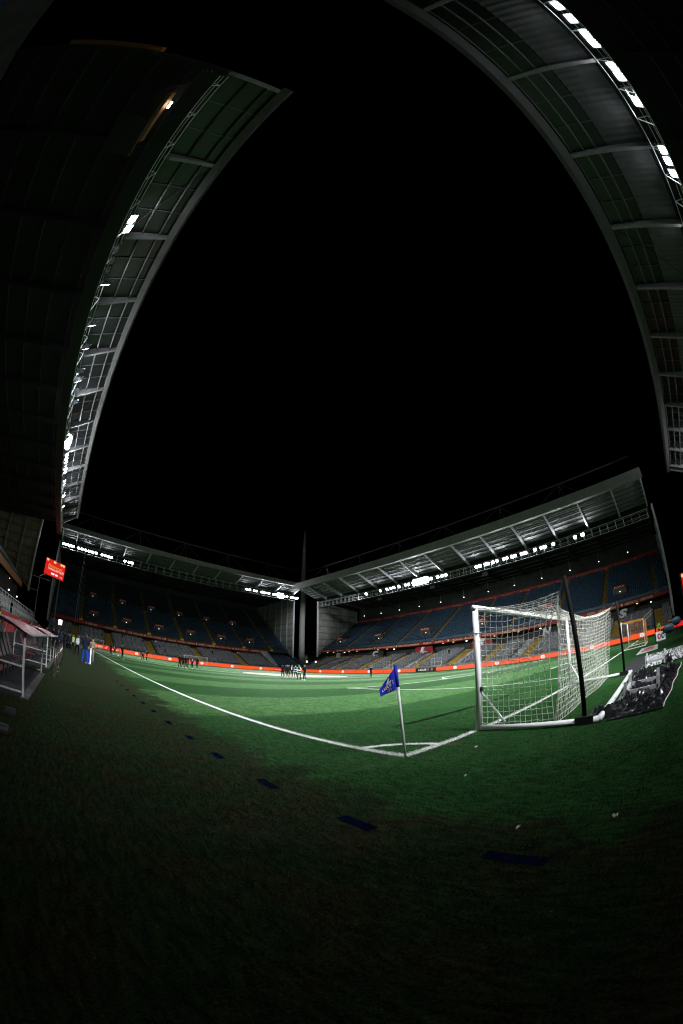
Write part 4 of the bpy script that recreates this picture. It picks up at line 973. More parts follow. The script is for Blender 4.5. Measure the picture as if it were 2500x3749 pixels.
# ------------------------------------------------------------------ team shelters
sh_pink = mat('pink_translucent_roof', (.50, .22, .25), .35, noise=.45, scale=2.2, trans=.15)
sh_glass = mat('scratched_polycarbonate', (.25, .26, .28), .25, alpha=.07)
seat_red = mat('dark_red_shelter_seat', (.22, .02, .02), .5); seat_black = mat('black_shelter_seat', (.03, .03, .035), .45)
PROF = [(-5.34, 0.02), (-5.34, 1.28)]
shelter_frame = mat('shelter_frame_paint', (.46, .46, .47), .4, noise=.2, scale=5)
def shelter(y0, y1, mids, label):
    e = empty('team_shelter', (-6.1, (y0+y1)/2, 0), label, 'shelter')
    arcp = [(-5.34, 1.26), (-5.7, 1.38), (-6.1, 1.45), (-6.45, 1.42), (-6.68, 1.28), (-6.78, 1.0), (-6.8, .1)]
    for y in (y0, *mids, y1):
        MB().bar((-5.34, y, 0), (-5.34, y, 1.27), .045, .045).build('frame_post', shelter_frame, e)
        MB().path([(x, y, z) for x, z in arcp], .022, 8).build('arched_frame', shelter_frame, e)
        for z in (.12, .62): MB().bar((-5.37, y, z), (-6.78, y, z), .035, .035).build('frame_bar', shelter_frame, e)
        if y in (y0, y1):
            MB().raw([(x, y+.01, z) for x, z in [(-5.36, .1)]+arcp], [tuple(range(len(arcp)+1))]).build('side_pane', sh_glass, e)
    nb = max(3, round((y1-y0)/.9))
    for i in range(nb):
        a = y0-.15+(y1-y0+.3)*i/nb+.012; b = y0-.15+(y1-y0+.3)*(i+1)/nb-.012; pr = [(-5.18, 1.25)]+[(x, z+.035) for x, z in arcp[:5]]
        vs = [(x, yy, z) for yy in (a, b) for x, z in pr]; n = len(pr)
        MB().raw(vs, [(k, k+1, n+k+1, n+k) for k in range(n-1)]).build('roof_sheet', sh_pink, e)
    MB().path([(-5.18, y0-.2, 1.27), (-5.18, y1+.2, 1.27)], .04, 10).build('front_gutter', shelter_frame, e, smooth=True)
    MB().box(-6.82, -6.8, y0, y1, .1, 1.25).build('rear_panel', mat('dark_shelter_panel', (.05, .045, .05), .5), e)
    MB().box(-6.8, -5.42, y0, y1, .0, .05).build('floor', mat('rubber_floor', (.02, .02, .022), .8, noise=.3, scale=4), e)
    MB().box(-5.40, -5.22, y0-.05, y1+.05, .0, .035).build('kerb_strip', mat('worn_kerb_metal', (.12, .12, .125), .6, .2, noise=.5, scale=8), e)
    n = int((y1-y0-.4)/.62)
    for i in range(n):
        y = y0+.4+.62*i+.2
        sb = MB(); sb.box(-6.35, -5.95, y-.23, y+.23, .34, .44); sb.raw([(-6.32, y-.23, .45), (-6.32, y+.23, .45), (-6.55, y+.2, 1.02), (-6.55, y-.2, 1.02), (-6.40, y-.23, .45), (-6.40, y+.23, .45), (-6.63, y+.2, 1.02), (-6.63, y-.2, 1.02)], [(0, 1, 2, 3), (7, 6, 5, 4), (0, 4, 5, 1), (1, 5, 6, 2), (2, 6, 7, 3), (3, 7, 4, 0)])
        sb.box(-6.2, -6.1, y-.05, y+.05, .051, .34); sb.build('seat', seat_black if i % 3 else seat_red, e)
    return e
shelter(4.0, 9.1, (), 'nearest team shelter with pink roof and white arched frame at left edge')
shelter(11.7, 18.3, (14.8,), 'second team shelter with pink roof beyond the nearest one')
for i, y in enumerate((9.44, 11.45, 13.46, 15.56, 18.1, 20.6)):
    o = empty('barrier_post', (-4.88, y, 0), ['barrier post nearest the camera beside the team shelters', 'second barrier post from the camera beside the shelters', 'third barrier post from the camera beside the shelters', 'fourth barrier post from the camera beside the shelters', 'fifth barrier post from the camera beside the shelters', 'farthest barrier post beside the team shelters'][i], 'barrier post')
    MB().lathe([(.17, 0), (.17, .02), (.05, .045), (.03, .06)], (-4.88, y, 0), 16).build('base', chrome, o, smooth=True)
    MB().lathe([(.025, .05), (.025, .93)], (-4.88, y, 0), 10).build('shaft', mat('dull_steel_post', (.30, .24, .21), .3, .7), o, smooth=True)
    MB().lathe([(.035, .93), (.045, .95), (.045, 1.0), (.02, 1.02)], (-4.88, y, 0), 10).build('cap', black_rubber, o)
    if i < 5:
        y2 = (11.45, 13.46, 15.56, 18.1, 20.6)[i]
        MB().path([(-4.88, y+(y2-y)*t/8, .9-.18*math.sin(math.pi*t/8)) for t in range(9)], .018, 6).build('rope', black_rubber, o)

# ------------------------------------------------------------------ tarpaulin, frames and banners behind the goal line
def wrinkle(x, y): return .09*(1-abs(math.sin(2.3*x+1.1*math.sin(3*y))))**3+.07*(1-abs(math.sin(2.9*y-1.3*x+.9*math.sin(2*x))))**3+abs(.05*math.sin(3.1*x+2*y)+.045*math.sin(5.3*y-1.7*x+.6)+.035*math.sin(7.7*x+4.1*y)+.02*math.sin(13*x-9*y))
def sheet(quad, nu, nv, h, name, material, wr=1., z0=.02):
    a, b, c, d = [Vector((*q, 0)) for q in quad]; mb = MB()
    def fn(s, t):
        p = a.lerp(b, s).lerp(d.lerp(c, s), t); e = min(1, 6*min(s, 1-s, t, 1-t)+.05)
        p.x += .09*math.sin(5*p.y+3*p.x)*e; p.z = z0+(h*wrinkle(p.x*1.7, p.y*1.9)+h*.5*wrinkle(p.x*4.2+3, p.y*4.7))*wr*e; return p
    return mb.grid(fn, nu, nv)
tp = empty('tarpaulin', (6, -3.3, 0), 'crumpled glossy black plastic sheet lying behind the parked goal', 'tarpaulin')
sheet(((2.2, -2.55), (9.7, -2.5), (8.6, -4.35), (2.3, -3.6)), 150, 44, .75, 'sheet', tarp_m).build('sheet', tarp_m, tp, smooth=True)
hm = MB(); hm.path([(2.3+6.3*t/20, -3.62-.74*t/20+.02*math.sin(t), .04+.05*wrinkle(t, 3)) for t in range(21)], .014, 6); hm.build('white_hem', white_paint, tp)
sheet(((2.4, -2.1), (3.6, -2.15), (3.5, -2.95), (2.45, -2.75)), 22, 16, .8, 'fold', tarp_m, z0=.03).build('folded_corner', tarp_m, tp, smooth=True)
b2 = empty('rolled_banner', (13.3, -3.8, 0), 'white and black streaked banner spread flat behind the black plastic', 'banner')
stm = bpy.data.materials.new('streaked_banner'); stm.use_nodes = True
N = stm.node_tree.nodes; Lk = stm.node_tree.links; tcn = N.new('ShaderNodeTexCoord'); mp = N.new('ShaderNodeMapping'); mp.inputs['Scale'].default_value = (.5, 7, 1); mp.inputs['Rotation'].default_value = (0, 0, .08)
nz = N.new('ShaderNodeTexNoise'); nz.inputs['Scale'].default_value = 2.2; nz.inputs['Detail'].default_value = 3; rp = N.new('ShaderNodeValToRGB'); rp.color_ramp.elements[0].position = .47; rp.color_ramp.elements[1].position = .5
rp.color_ramp.elements[0].color = (.015, .015, .015, 1); rp.color_ramp.elements[1].color = (.62, .63, .65, 1)
Lk.new(tcn.outputs['Object'], mp.inputs[0]); Lk.new(mp.outputs[0], nz.inputs['Vector']); Lk.new(nz.outputs[0], rp.inputs[0]); Lk.new(rp.outputs[0], N['Principled BSDF'].inputs['Base Color']); N['Principled BSDF'].inputs['Roughness'].default_value = .5
sheet(((9.9, -2.78), (16.8, -2.95), (16.5, -5.1), (10.2, -4.6)), 50, 16, .35, 'sheet', stm, z0=.04).build('sheet', stm, b2, smooth=True)
mb = sheet(((9.7, -1.9), (17.2, -2.0), (17.0, -2.9), (9.9, -2.75)), 30, 6, .15, 'mat', black_rubber)
tag(mb.build('rubber_mat', mat('dark_rubber_mat', (.022, .022, .024), .7, noise=.3, scale=3)), 'flat dark mat on the grass beside the streaked banner', 'mat')
ac = empty('advert_carpet', (23.2, -2.7, 0), 'white advert carpet with red lettering lying behind the goal line', 'carpet')
MB().raw([(19.8, -1.95, .03), (26.2, -2.05, .03), (26.4, -3.45, .03), (20.4, -3.45, .03), (19.8, -1.95, .01), (26.2, -2.05, .01), (26.4, -3.45, .01), (20.4, -3.45, .01)], [(0, 1, 2, 3), (7, 6, 5, 4), (0, 4, 5, 1), (1, 5, 6, 2), (2, 6, 7, 3), (3, 7, 4, 0)]).build('carpet', mat('white_carpet', (.62, .6, .6), .8, noise=.1, scale=3), ac)
mb = MB(); put_text(mb, 'PUMA', (23.3, -2.72, .034), (1, -.02, 0), (0, 1, 0), .95, 4.6, .3, 0, .03); mb.build('lettering', mat('red_carpet_print', (.5, .02, .04), .8), ac)
for nm, (x0, y0), (x1, y1), z, lab in (('a', (4.1, -2.72), (5.45, -3.5), .16, 'aluminium frame lying on the crumpled black plastic'), ('b', (10.0, -3.0), (11.4, -3.8), .22, 'aluminium frame lying at the edge of the streaked banner')):
    e = empty('folding_trestle', ((x0+x1)/2, (y0+y1)/2, 0), lab, 'frame')
    for p, q in (((x0, y0, z), (x1, y0, z)), ((x0, y1, z), (x1, y1, z)), ((x0, y0, z), (x0, y1, z)), ((x1, y0, z), (x1, y1, z))): MB().bar(p, q, .05, .09).build('rail', white_paint, e)
    for x in (x0, x1):
        for y in (y0, y1): MB().bar((x, y, .02), (x, y, z+.24), .05, .08).build('upright', white_paint, e)
for (x, y, k, lab) in ((6.6, -3.9, 0, 'upright black bag standing on the black plastic beside the metal frame'), (9.2, -3.9, 1, 'black bundle between the plastic sheet and the streaked banner')):
    e = empty('bag', (x, y, 0), lab, 'bag')
    mb = MB(); mb.lathe([(.12, 0), (.15, .06), (.14, .2), (.11, .33), (.05, .38)], (x, y, .02), 10); mb.build('sack', tarp_m, e, smooth=True)
    mb = MB(); mb.path([(x-.06, y, .37), (x-.04, y, .46), (x+.04, y, .46), (x+.06, y, .37)], .012, 6); mb.build('handle', black_rubber, e)
# litter, ball, boxes
for i, (x, y, s_, lab) in enumerate(((.8, -.74, .035, 'white paper scrap on the grass below the parked goal'), (-1.64, -3.3, .022, 'crumpled pale paper strip on the grass at lower right'), (-1.82, -2.57, .025, 'small pale paper scrap left of the crumpled strip'), (-.61, -1.38, .02, 'tiny pale scrap between the corner flag and the paper strip'))):
    mb = MB(); mb.grid(lambda a, b: (x+(a-.5)*s_*2+.01*math.sin(9*b), y+(b-.5)*s_*(.8 if i != 1 else 2.2), .03+.02*abs(math.sin(7*a+5*b))), 5, 5)
    tag(mb.build('paper_scrap', mat('white_paper', (.75, .73, .68), .8)), lab, 'paper')
bl = empty('football', (3.96, 58.84, 0), 'white football on the grass left of a man in black', 'ball')
for nm, r, m_ in (('shell', .11, white_paint),):
    me = bpy.data.meshes.new('shell'); bm = bmesh.new(); bmesh.ops.create_icosphere(bm, subdivisions=2, radius=r); bm.to_mesh(me); bm.free(); me.materials.append(m_); inst(me, 'shell', (3.96, 58.84, .11), bl)
me = bpy.data.meshes.new('panel'); bm = bmesh.new(); bmesh.ops.create_icosphere(bm, subdivisions=1, radius=.112); bmesh.ops.delete(bm, geom=[f for i, f in enumerate(bm.faces) if i % 7], context='FACES'); bm.to_mesh(me); bm.free(); me.materials.append(black_rubber); inst(me, 'dark_panel', (3.96, 58.84, .11), bl)
for x, y, rz, lab in ((-5.38, 2.45, .1, 'small grey metal plate on the ground in front of the nearest shelter'), (-5.33, 1.35, .1, 'larger grey metal plate on the ground at the left edge')):
    mb = MB(); mb.box(-.09, .09, -.2, .2, .01, .05); mb.box(-.07, .07, -.17, -.02, .052, .058); mb.box(-.07, .07, .02, .17, .052, .058); o = mb.build('metal_plate', mat('dirty_metal_plate', (.03, .03, .032), .5, noise=.4, scale=12), origin=(0, 0, 0)); o.location = (x, y, 0); o.rotation_euler = (0, 0, rz); tag(o, lab, 'plate')
# cameras under rain covers, small sign
cover = mat('blue_grey_rain_cover', (.06, .12, .16), .5, noise=.3, scale=5, bump=.4, bscale=6)
def tv_camera(x, y, rz, h, label, colr=cover):
    e = empty('television_camera', (x, y, 0), label, 'camera')
    for k in range(3):
        a = rz+k*2.094; MB().tube((x, y, h*.62), (x+.42*math.cos(a), y+.42*math.sin(a), 0), .025, 6).build('tripod_leg', steel_dark, e)
    d = Vector((math.cos(rz), math.sin(rz), 0)); n = Vector((-d.y, d.x, 0)); c = Vector((x, y, h*.8))
    mb = MB()
    prof = [(-.5, .16, .2), (-.25, .24, .3), (.1, .25, .32), (.4, .2, .24), (.62, .14, .16)]; vs = []
    for t, w_, hh in prof:
        for k in range(10):
            a = 2*math.pi*k/10; rr = 1+.12*math.sin(3*a+9*t); vs.append(c+d*t+n*(w_*math.cos(a)*rr)+Vector((0, 0, hh*math.sin(a)*rr-(.12 if math.sin(a) < -.5 else 0))))
    mb.raw(vs, [(i*10+j, i*10+(j+1) % 10, (i+1)*10+(j+1) % 10, (i+1)*10+j) for i in range(4) for j in range(10)]+[tuple(range(10))[::-1], tuple(range(40, 50))]); mb.build('rain_cover', colr, e, smooth=True)
    MB().path([tuple(c+d*.6), tuple(c+d*.86)], .1, 12).build('lens_hood', black_rubber, e)
    MB().tube(tuple(c-d*.4), tuple(c-d*.85-Vector((0, 0, .25))), .018, 6).build('pan_handle', steel_dark, e)
tv_camera(27.5, -4.55, 2.2, 1.25, 'television camera under a blue-grey cover behind the small round-logo sign')
tv_camera(33.5, -5.6, 2.0, 1.75, 'taller covered television camera at the right edge of the pitch')
tv_camera(17.5, 108.3, -2.0, 1.2, 'blue covered camera standing before the far LED boards', mat('bright_blue_cover', (.06, .2, .32), .5, noise=.3, scale=5))
sg = empty('advert_sign', (29.6, -3.75, 0), 'small tilted white sign with red and black round logos by the cameras', 'sign')
MB().raw([(29.6, -3.35, .12), (29.6, -4.25, .12), (29.9, -4.2, .9), (29.9, -3.3, .9), (29.66, -3.35, .12), (29.66, -4.25, .12), (29.96, -4.2, .9), (29.96, -3.3, .9)], [(0, 1, 2, 3), (7, 6, 5, 4), (0, 4, 5, 1), (1, 5, 6, 2), (2, 6, 7, 3), (3, 7, 4, 0)]).build('panel', white_paint, sg)
for yy, m_ in ((-3.62, mat('red_logo', (.4, .02, .03), .6)), (-3.98, mat('navy_logo', (.02, .02, .06), .6))):
    mb = MB(); disc(mb, (29.73, yy, .5), (0, -1, 0), (.36, 0, 1), .17, .26); mb.build('round_logo', m_, sg)
    mb = MB(); disc(mb, (29.72, yy-.02, .5), (0, -1, 0), (.36, 0, 1), .08, .13); mb.build('logo_centre', white_paint, sg)
MB().bar((30.0, -3.8, 0), (29.9, -3.8, .7), .04, .04).build('stay', steel_dark, sg)

# ------------------------------------------------------------------ people
skin_m = mat('skin', (.42, .25, .18), .6); skin_d = mat('dark_skin', (.14, .08, .055), .6)
def fabric(nm, c): return mat(nm, c, .95, noise=.15, scale=8, spec=.06)
blk = fabric('black_suit_cloth', (.006, .006, .007)); char = fabric('charcoal_cloth', (.025, .026, .03)); navy = fabric('navy_cloth', (.012, .016, .035))
royal = fabric('royal_blue_trousers', (.012, .055, .33)); beige = fabric('beige_coat', (.26, .20, .135)); greytr = fabric('grey_brown_trousers', (.20, .175, .15)); white_sh = fabric('white_shoe', (.75, .75, .75))
hivis = mat('lime_hi_vis', (.36, .62, .08), .7); hiv_o = mat('orange_hi_vis', (.7, .22, .03), .7); bib = fabric('pale_grey_bib', (.42, .45, .48)); shirt = fabric('pale_blue_shirt', (.4, .52, .6)); mint = fabric('mint_jacket', (.25, .45, .42)); redj = fabric('red_jacket', (.4, .03, .03)); black_sh = mat('black_shoe', (.01, .01, .01), .4)
hair_d = mat('dark_hair', (.012, .009, .007), .6); hair_b = mat('brown_hair', (.06, .035, .02), .6)
POSES = {}
def skeleton(arms, legs):
    V = []; Rr = []; E_ = []; Lb = []
    def v(p, r): V.append(p); Rr.append(r if isinstance(r, tuple) else (r, r)); return len(V)-1
    def e(a, b, l): E_.append((a, b)); Lb.append(l)
    dz = -.42 if legs == 'sit' else 0
    pel = v((0, 0, .95+dz), (.135, .105)); sp = v((0, .0, 1.14+dz), (.135, .10)); ch = v((0, .0, 1.34+dz), (.165, .115)); nb = v((0, -.01, 1.475+dz), (.075, .07)); nk = v((0, .01, 1.535+dz), .053)
    hd = v((0, .025, 1.62+dz), (.076, .092)); tp_ = v((0, .015, 1.72+dz), (.07, .085)); ns = v((0, .122, 1.63+dz), .014)
    e(pel, sp, 'top'); e(sp, ch, 'top'); e(ch, nb, 'top'); e(nb, nk, 'skin'); e(nk, hd, 'skin'); e(hd, tp_, 'skin'); e(hd, ns, 'skin')
    for s in (-1, 1):
        sh = v((s*.185, 0, 1.43+dz), .068); e(ch, sh, 'top')
        A = {'down': ((s*.235, -.02, 1.15), (s*.24, .05, .90)), 'pocket': ((s*.27, -.06, 1.16), (s*.19, .06, .96)), 'phone': ((s*.24, .05, 1.17), (s*.10, .27, 1.33)),
             'folded': ((s*.25, .04, 1.17), (-s*.03, .19, 1.17)), 'one_up': ((s*.24, .02, 1.16), (s*.13, .26, 1.30)) if s > 0 else ((s*.235, -.02, 1.15), (s*.24, .05, .90)), 'camera': ((s*.26, .08, 1.24), (s*.09, .22, 1.52)), 'lap': ((s*.25, .06, 1.16), (s*.13, .3, 1.04))}[arms]
        el = v((A[0][0], A[0][1], A[0][2]+dz), .05); wr = v((A[1][0], A[1][1], A[1][2]+dz), .034); e(sh, el, 'top'); e(el, wr, 'top')
        d = (Vector(A[1])-Vector(A[0])).normalized(); W_ = Vector((A[1][0], A[1][1], A[1][2]+dz))
        side_ = d.cross(Vector((0, 1, .2))).normalized() if abs(d.y) < .9 else Vector((1, 0, 0)); pl = v(tuple(W_+d*.07), (.032, .02)); e(wr, pl, 'skin')
        for k, ln in enumerate((.068, .08, .075, .058)):
            b = W_+d*.10+side_*((k-1.5)*.02); f1 = v(tuple(b), .0095); f2 = v(tuple(b+d*ln*.6+Vector((0, .012, 0))), .0085); f3 = v(tuple(b+d*ln+Vector((0, .03, -.005))), .007); e(pl, f1, 'skin'); e(f1, f2, 'skin'); e(f2, f3, 'skin')
        t1 = v(tuple(W_+d*.05-side_*.045), .010); t2 = v(tuple(W_+d*.09-side_*.06+Vector((0, .015, 0))), .008); e(pl, t1, 'skin'); e(t1, t2, 'skin')
        if legs == 'sit':
            hp = v((s*.10, .02, .50), .095); kn = v((s*.12, .44, .50), .068); an = v((s*.12, .46, .09), .042); toe = v((s*.125, .62, .045), .036)
        else:
            st_ = {'stand': (0, 0), 'wide': (.04, 0), 'stride': (0, s*.17)}[legs]
            hp = v((s*.095, 0, .90), .098); kn = v((s*(.105+st_[0]), .025+st_[1]*.5, .50), .066); an = v((s*(.11+st_[0]*2), -.02+st_[1], .09), .042); toe = v((s*(.13+st_[0]*2), .15+st_[1], .042), .036)
        e(pel, hp, 'leg'); e(hp, kn, 'leg'); e(kn, an, 'leg'); e(an, toe, 'shoe')
    return V, Rr, E_, Lb
def body_mesh(arms, legs):
    if (arms, legs) in POSES: return POSES[(arms, legs)]
    V, Rr, E_, Lb = skeleton(arms, legs)
    me = bpy.data.meshes.new('body'); me.from_pydata(V, E_, []); ob = bpy.data.objects.new('body_source', me); COL.objects.link(ob)
    md = ob.modifiers.new('skin', 'SKIN'); md.use_smooth_shade = True
    for i, sv in enumerate(me.skin_vertices[0].data): sv.radius = Rr[i]; sv.use_root = (i == 0)
    sb = ob.modifiers.new('sub', 'SUBSURF'); sb.levels = 1; sb.render_levels = 1
    bpy.context.view_layer.update()
    out = bpy.data.meshes.new_from_object(ob.evaluated_get(bpy.context.evaluated_depsgraph_get())); bpy.data.objects.remove(ob)
    A = np.array([V[a] for a, b in E_]); B = np.array([V[b] for a, b in E_]); rad = np.array([max(Rr[a]+Rr[b]) for a, b in E_])
    order = {'skin': 0, 'top': 1, 'leg': 2, 'shoe': 3}; lab = np.array([order[l] for l in Lb])
    c = np.array([p.center[:] for p in out.polygons]); d = B-A
    t = np.clip(((c[:, None]-A[None])*d[None]).sum(2)/(d*d).sum(1)[None], 0, 1); dist = np.linalg.norm(c[:, None]-(A[None]+t[..., None]*d[None]), axis=2)-rad[None]*.8
    idx = lab[dist.argmin(1)]
    zc = c[:, 2]; cut = .86 if legs != 'sit' else .46
    idx = np.where((idx == 2) & (zc > cut) & (legs != 'sit'), 1, idx)      # jacket reaches the hips
    for mm in range(4): out.materials.append(None)
    out.polygons.foreach_set('material_index', idx.astype(np.int32)); POSES[(arms, legs)] = out; return out
def ell(mb, c, r, n=10, k=6, z0=-1., squash=0.):
    vs = []; c = Vector(c)
    for i in range(k+1):
        zz = z0+(1-z0)*i/k; rr = math.sqrt(max(0, 1-zz*zz))
        for j in range(n):
            a = 2*math.pi*j/n; vs.append((c.x+r[0]*rr*math.cos(a), c.y+r[1]*rr*math.sin(a), c.z+r[2]*zz))
    return mb.raw(vs, [(i*n+j, i*n+(j+1) % n, (i+1)*n+(j+1) % n, (i+1)*n+j) for i in range(k) for j in range(n)])
PARTS = {}
def person(x, y, face, label, arms='down', legs='stand', top=blk, leg=blk, shoe=white_sh, sk=skin_m, hair=hair_d, group=None, scale=1., vest=None, long_hair=False, item=None, z=0., shirt_front=False):
    e = empty('person', (x, y, z), label, 'person', group); e.rotation_euler = (0, 0, face); e.scale = (scale,)*3
    me = body_mesh(arms, legs).copy()
    for i, mm in enumerate((sk, top, leg, shoe)): me.materials[i] = mm
    b = bpy.data.objects.new('body', me); COL.objects.link(b); b.parent = e
    dz = -.42 if legs == 'sit' else 0
    def part(nm, key, fn, m_, smooth=True):
        k = (key, dz, m_.name)
        if k not in PARTS:
            mb = MB(); fn(mb); PARTS[k] = mb.mesh(nm, m_, smooth=smooth)
        o = bpy.data.objects.new(nm, PARTS[k]); COL.objects.link(o); o.parent = e
    def hairf(mb):
        ell(mb, (0, -.005, 1.68+dz), (.092, .115, .095), z0=-.15)
        ell(mb, (0, -.05, 1.63+dz), (.083, .075, .11), z0=-.7)
        if long_hair: ell(mb, (0, -.06, 1.5+dz), (.12, .07, .22))
    part('hair', 'hair%d' % long_hair, hairf, hair)
    def facef(mb):
        for s in (-1, 1): ell(mb, (s*.034, .108, 1.65+dz), (.013, .012, .008), 6, 4)
        mb.box(-.026, .026, .105, .118, 1.575+dz, 1.584+dz)
    part('face', 'face', facef, hair_d)
    def earf(mb):
        ell(mb, (.092, .01, 1.64+dz), (.014, .022, .033), 6, 4)
    part('ear', 'ear', earf, sk); part('ear', 'ear2', lambda mb: ell(mb, (-.092, .01, 1.64+dz), (.014, .022, .033), 6, 4), sk)
    if shirt_front: part('shirt_front', 'shirt', lambda mb: mb.raw([(-.055, .128, 1.44+dz), (.055, .128, 1.44+dz), (.02, .14, 1.08+dz), (-.02, .14, 1.08+dz), (-.055, .11, 1.44+dz), (.055, .11, 1.44+dz), (.02, .11, 1.08+dz), (-.02, .11, 1.08+dz)], [(0, 1, 2, 3), (7, 6, 5, 4), (0, 4, 5, 1), (1, 5, 6, 2), (2, 6, 7, 3), (3, 7, 4, 0)]), shirt, False)
    if vest:
        def vf(mb):
            prof = [(.165, .13, .95), (.17, .135, 1.1), (.185, .15, 1.3), (.19, .14, 1.42), (.12, .10, 1.49)]; vs = []
            for a_, b_, zz in prof:
                for k in range(14): t = 2*math.pi*k/14; vs.append((a_*math.cos(t), b_*math.sin(t), zz+dz))
            mb.raw(vs, [(i*14+j, i*14+(j+1) % 14, (i+1)*14+(j+1) % 14, (i+1)*14+j) for i in range(4) for j in range(14)])
        part('vest', 'vest', vf, vest)
        part('reflective_band', 'band', lambda mb: mb.raw([((.176+o_)*math.cos(2*math.pi*k/14), (.14+o_)*math.sin(2*math.pi*k/14), zz+dz) for o_, zz in ((.006, 1.13), (.01, 1.19)) for k in range(14)], [(j, (j+1) % 14, 14+(j+1) % 14, 14+j) for j in range(14)]), white_ink)
    if item == 'phone': part('phone', 'phone', lambda mb: mb.box(-.04, .04, .33, .345, 1.34+dz, 1.48+dz), mat('phone_glass', (.3, .33, .36), .1), False)
    return e
pi = math.pi
# nearest pair on the run-off
person(-3.4, 19.6, -.4, 'man in dark jacket and bright blue trousers seen from behind on the run-off', 'folded', 'wide', navy, royal, black_sh, scale=1.03)
person(-2.75, 22.8, 2.6, 'woman with long dark hair and beige coat beside the man in blue trousers', 'lap', 'stand', beige, greytr, black_sh, hair=hair_d, long_hair=True, scale=.97)
vs_ = empty('advert_stand', (-3.05, 21.2, 0), 'small blue and white advert panel standing between the two nearest people', 'sign')
MB().raw([(-3.28, 21.3, .05), (-3.0, 21.1, .05), (-3.0, 21.1, .85), (-3.2, 21.25, .75), (-3.28, 21.36, .05), (-3.0, 21.16, .05), (-3.0, 21.16, .85), (-3.2, 21.31, .75)], [(0, 1, 2, 3), (7, 6, 5, 4), (0, 4, 5, 1), (1, 5, 6, 2), (2, 6, 7, 3), (3, 7, 4, 0)]).build('panel', royal, vs_)
MB().box(-2.99, -2.9, 21.08, 21.16, .0, 1.0).build('edge_post', white_paint, vs_); MB().box(-3.3, -2.98, 21.05, 21.4, 0, .05).build('foot', mat('orange_plastic', (.6, .2, .03), .6), vs_)
person(-3.72, 29.8, .1, 'man with pale grey bib over black clothes left of the blue trousers', 'pocket', 'wide', char, blk, black_sh, vest=bib)
person(-4.05, 37.5, 2.8, 'steward in lime hi-vis vest among the dark crowd on the run-off', 'down', 'stand', char, blk, black_sh, vest=hivis)
crowd = [(-5.1, 38.3, 'fifth'), (-4.75, 40.6, 'sixth'), (-4.5, 39.3, 'fourth'), (-4.35, 43.5, 'seventh'), (-5.3, 34.0, 'third'), (-5.6, 30.5, 'second'), (-5.9, 27.5, 'nearest')]
for i, (x, y, nm) in enumerate(crowd):
    person(x, y, random.uniform(-1, 4), nm+' dark-clothed person of the crowd between the shelters and the grey bib', random.choice(('down', 'pocket', 'folded', 'one_up')), 'stand', (blk, char, navy)[i % 3], blk, black_sh, sk=(skin_m, skin_d)[i % 2], group='dark crowd on the run-off')
# people behind the shelters
person(-8.2, 9.6, -.9, 'dark-haired man in black looking over the nearest shelter roof', 'down', 'stand', blk, blk, black_sh, z=.1)
person(-8.4, 15.5, .3, 'man in lime hi-vis vest standing behind the second shelter', 'down', 'stand', char, blk, black_sh, vest=hivis, z=.15)
for i, (x, y, tpx, lab) in enumerate(((-7.9, 20.5, redj, 'person in red jacket behind the second shelter'), (-7.6, 25., redj, 'person in red jacket farther along behind the shelters'), (-7.4, 22.8, hivis, 'person in lime top behind the second shelter'), (-7.3, 28.5, blk, 'person in black at the far end of the shelters'), (-6.9, 33., char, 'person in charcoal beyond the shelters'))):
    person(x, y, random.uniform(-1, 3), lab, 'pocket', 'stand', tpx, blk, black_sh)
person(-14.6, 43.5, -.8, 'person in black seated low in the grey seats above the red wall', 'lap', 'sit', blk, blk, black_sh, z=2.6)
person(-13.2, 46.5, -.6, 'person in black standing at the red wall of the left stand', 'down', 'stand', blk, blk, black_sh, z=2.1)
lampst = empty('camera_light', (-5.6, 33, 0), 'bright white camera light on a thin stand above the crowd', 'lamp')
MB().tube((-5.6, 33, 0), (-5.6, 33, 2.3), .02, 6).build('stand', steel_dark, lampst); MB().box(-5.75, -5.4, 32.9, 33.1, 2.3, 2.75).build('head', small_lamp, lampst); MB().box(-5.8, -5.35, 33.12, 33.2, 2.26, 2.8).build('barn_door', black_rubber, lampst)
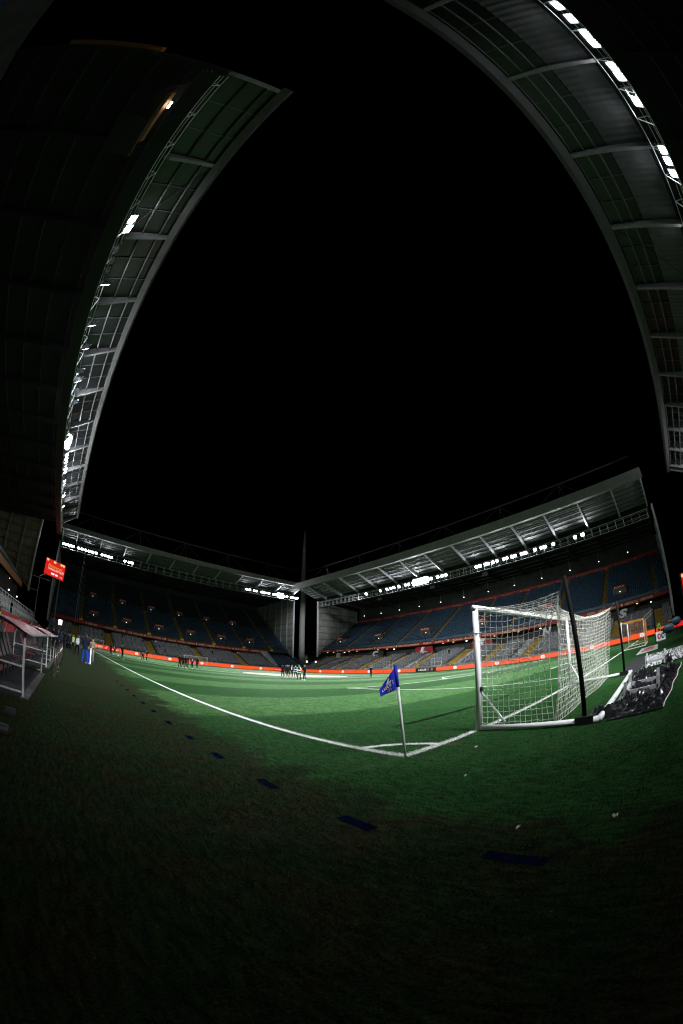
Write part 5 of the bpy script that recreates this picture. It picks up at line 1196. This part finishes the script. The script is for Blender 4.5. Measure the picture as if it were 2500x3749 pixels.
# players in black suits on the pitch
grp = [(2.6, 58.5, 'left man of the pair in black near the far left goal', .4, 'pocket', 0), (3.68, 61.9, 'right man of the pair in black near the far left goal', 2.6, 'pocket', 1), (2.85, 46.4, 'lone man in black walking right of the football', -1.2, 'pocket', 0),
       (8.21, 58.9, 'left man of the pair in front of the far orange boards, pale shirt showing', 2.9, 'down', 1), (9.11, 59.9, 'right man of the pair in front of the far orange boards', 1.7, 'one_up', 0),
       (11.34, 47.6, 'leftmost man of the group standing before the far goal', -.9, 'pocket', 0), (10.73, 44.1, 'tall man in black turned away at the left of the group before the far goal', .2, 'down', 0), (13.66, 51.9, 'man half hidden in the middle of the group before the far goal', 3.0, 'one_up', 0), (11.61, 44.7, 'man in long black coat in the middle of the group before the far goal', 1.3, 'down', 0), (14.5, 51.5, 'man with open jacket and pale shirt in the group before the far goal', 3.1, 'pocket', 1), (15.12, 50.9, 'rightmost man of the group before the far goal with raised hand', 2.8, 'one_up', 0),
       (24.5, 41.7, 'leftmost man of the central group bending towards the others', -1.2, 'pocket', 0), (24.23, 40., 'second man from the left in the central group', .4, 'down', 0), (25.2, 40.4, 'man in the middle of the central group', 2.4, 'pocket', 1), (26.1, 40.8, 'man in black and pale top at the right of the central group', 2.2, 'pocket', 2), (25.6, 42.5, 'man at the back of the central group', 3.0, 'down', 0), (26.4, 43., 'grey-haired man at the back right of the central group', 2.6, 'pocket', 0),
       (19.82, 31., 'man with pale sleeves holding a phone right of the central group', -1.0, 'phone', 2), (20.64, 31.1, 'man in black suit facing left beside the man with a phone', 1.5, 'one_up', 0)]
for x, y, lab, f, a_, sh in grp:
    person(x, y, f, lab, a_, random.choice(('stand', 'wide')), mint if sh == 2 else blk, blk, white_sh, sk=random.choice((skin_m, skin_d)), hair=random.choice((hair_d, hair_b)), shirt_front=(sh == 1), vest=blk if sh == 2 else None, item='phone' if a_ == 'phone' else None, scale=1.02)
person(35.42, 35.3, 2.5, 'lone man in black holding a phone up before the orange boards', 'camera', 'stand', blk, blk, black_sh, scale=1.0)
person(50.0, -3.7, 1.4, 'steward in green hi-vis by the boards at the far right', 'down', 'stand', hivis, blk, black_sh, scale=1.1)
person(48., -5.4, 1.2, 'person in orange jacket beside the cameras at the right', 'down', 'stand', hiv_o, blk, black_sh, scale=1.1)
person(73.9, 48.9, 1.6, 'steward in lime vest sitting behind the black LED board', 'lap', 'sit', char, blk, black_sh, vest=hivis, z=.5)
person(73.9, 46.2, 1.6, 'second steward in lime vest sitting right of the black LED board', 'lap', 'sit', char, blk, black_sh, vest=hivis, z=.5)
person(80., 70.5, 1.6, 'steward in orange jacket standing on the lower terrace opposite', 'down', 'stand', hiv_o, blk, black_sh, z=3.1)
person(82., 51.6, 1.6, 'person in black standing high on the terrace opposite', 'down', 'stand', blk, blk, black_sh, z=3.9)
for i, (x, y, z, lab) in enumerate(((20.2, 120, 4., 'person in black high on the left of the far terrace'), (25.6, 117.5, 3., 'person in black beside the yellow stairs of the far terrace'), (26.6, 113.8, 1.6, 'person in black at the foot of the far yellow stairs'), (13.2, 121, 4.4, 'person in black under the left part of the far banner'), (45., 119, 3.7, 'person in black on the right of the far terrace'))):
    person(x, y, 3.1, lab, 'down', 'stand', blk, blk, black_sh, z=z)
for x, lab in ((40.6, 'steward in lime vest sitting behind boards right of the far goal'), (41.8, 'second steward in lime vest sitting right of the far goal')): person(x, 111.7, 3.1, lab, 'lap', 'sit', char, blk, black_sh, vest=hivis, z=.4)
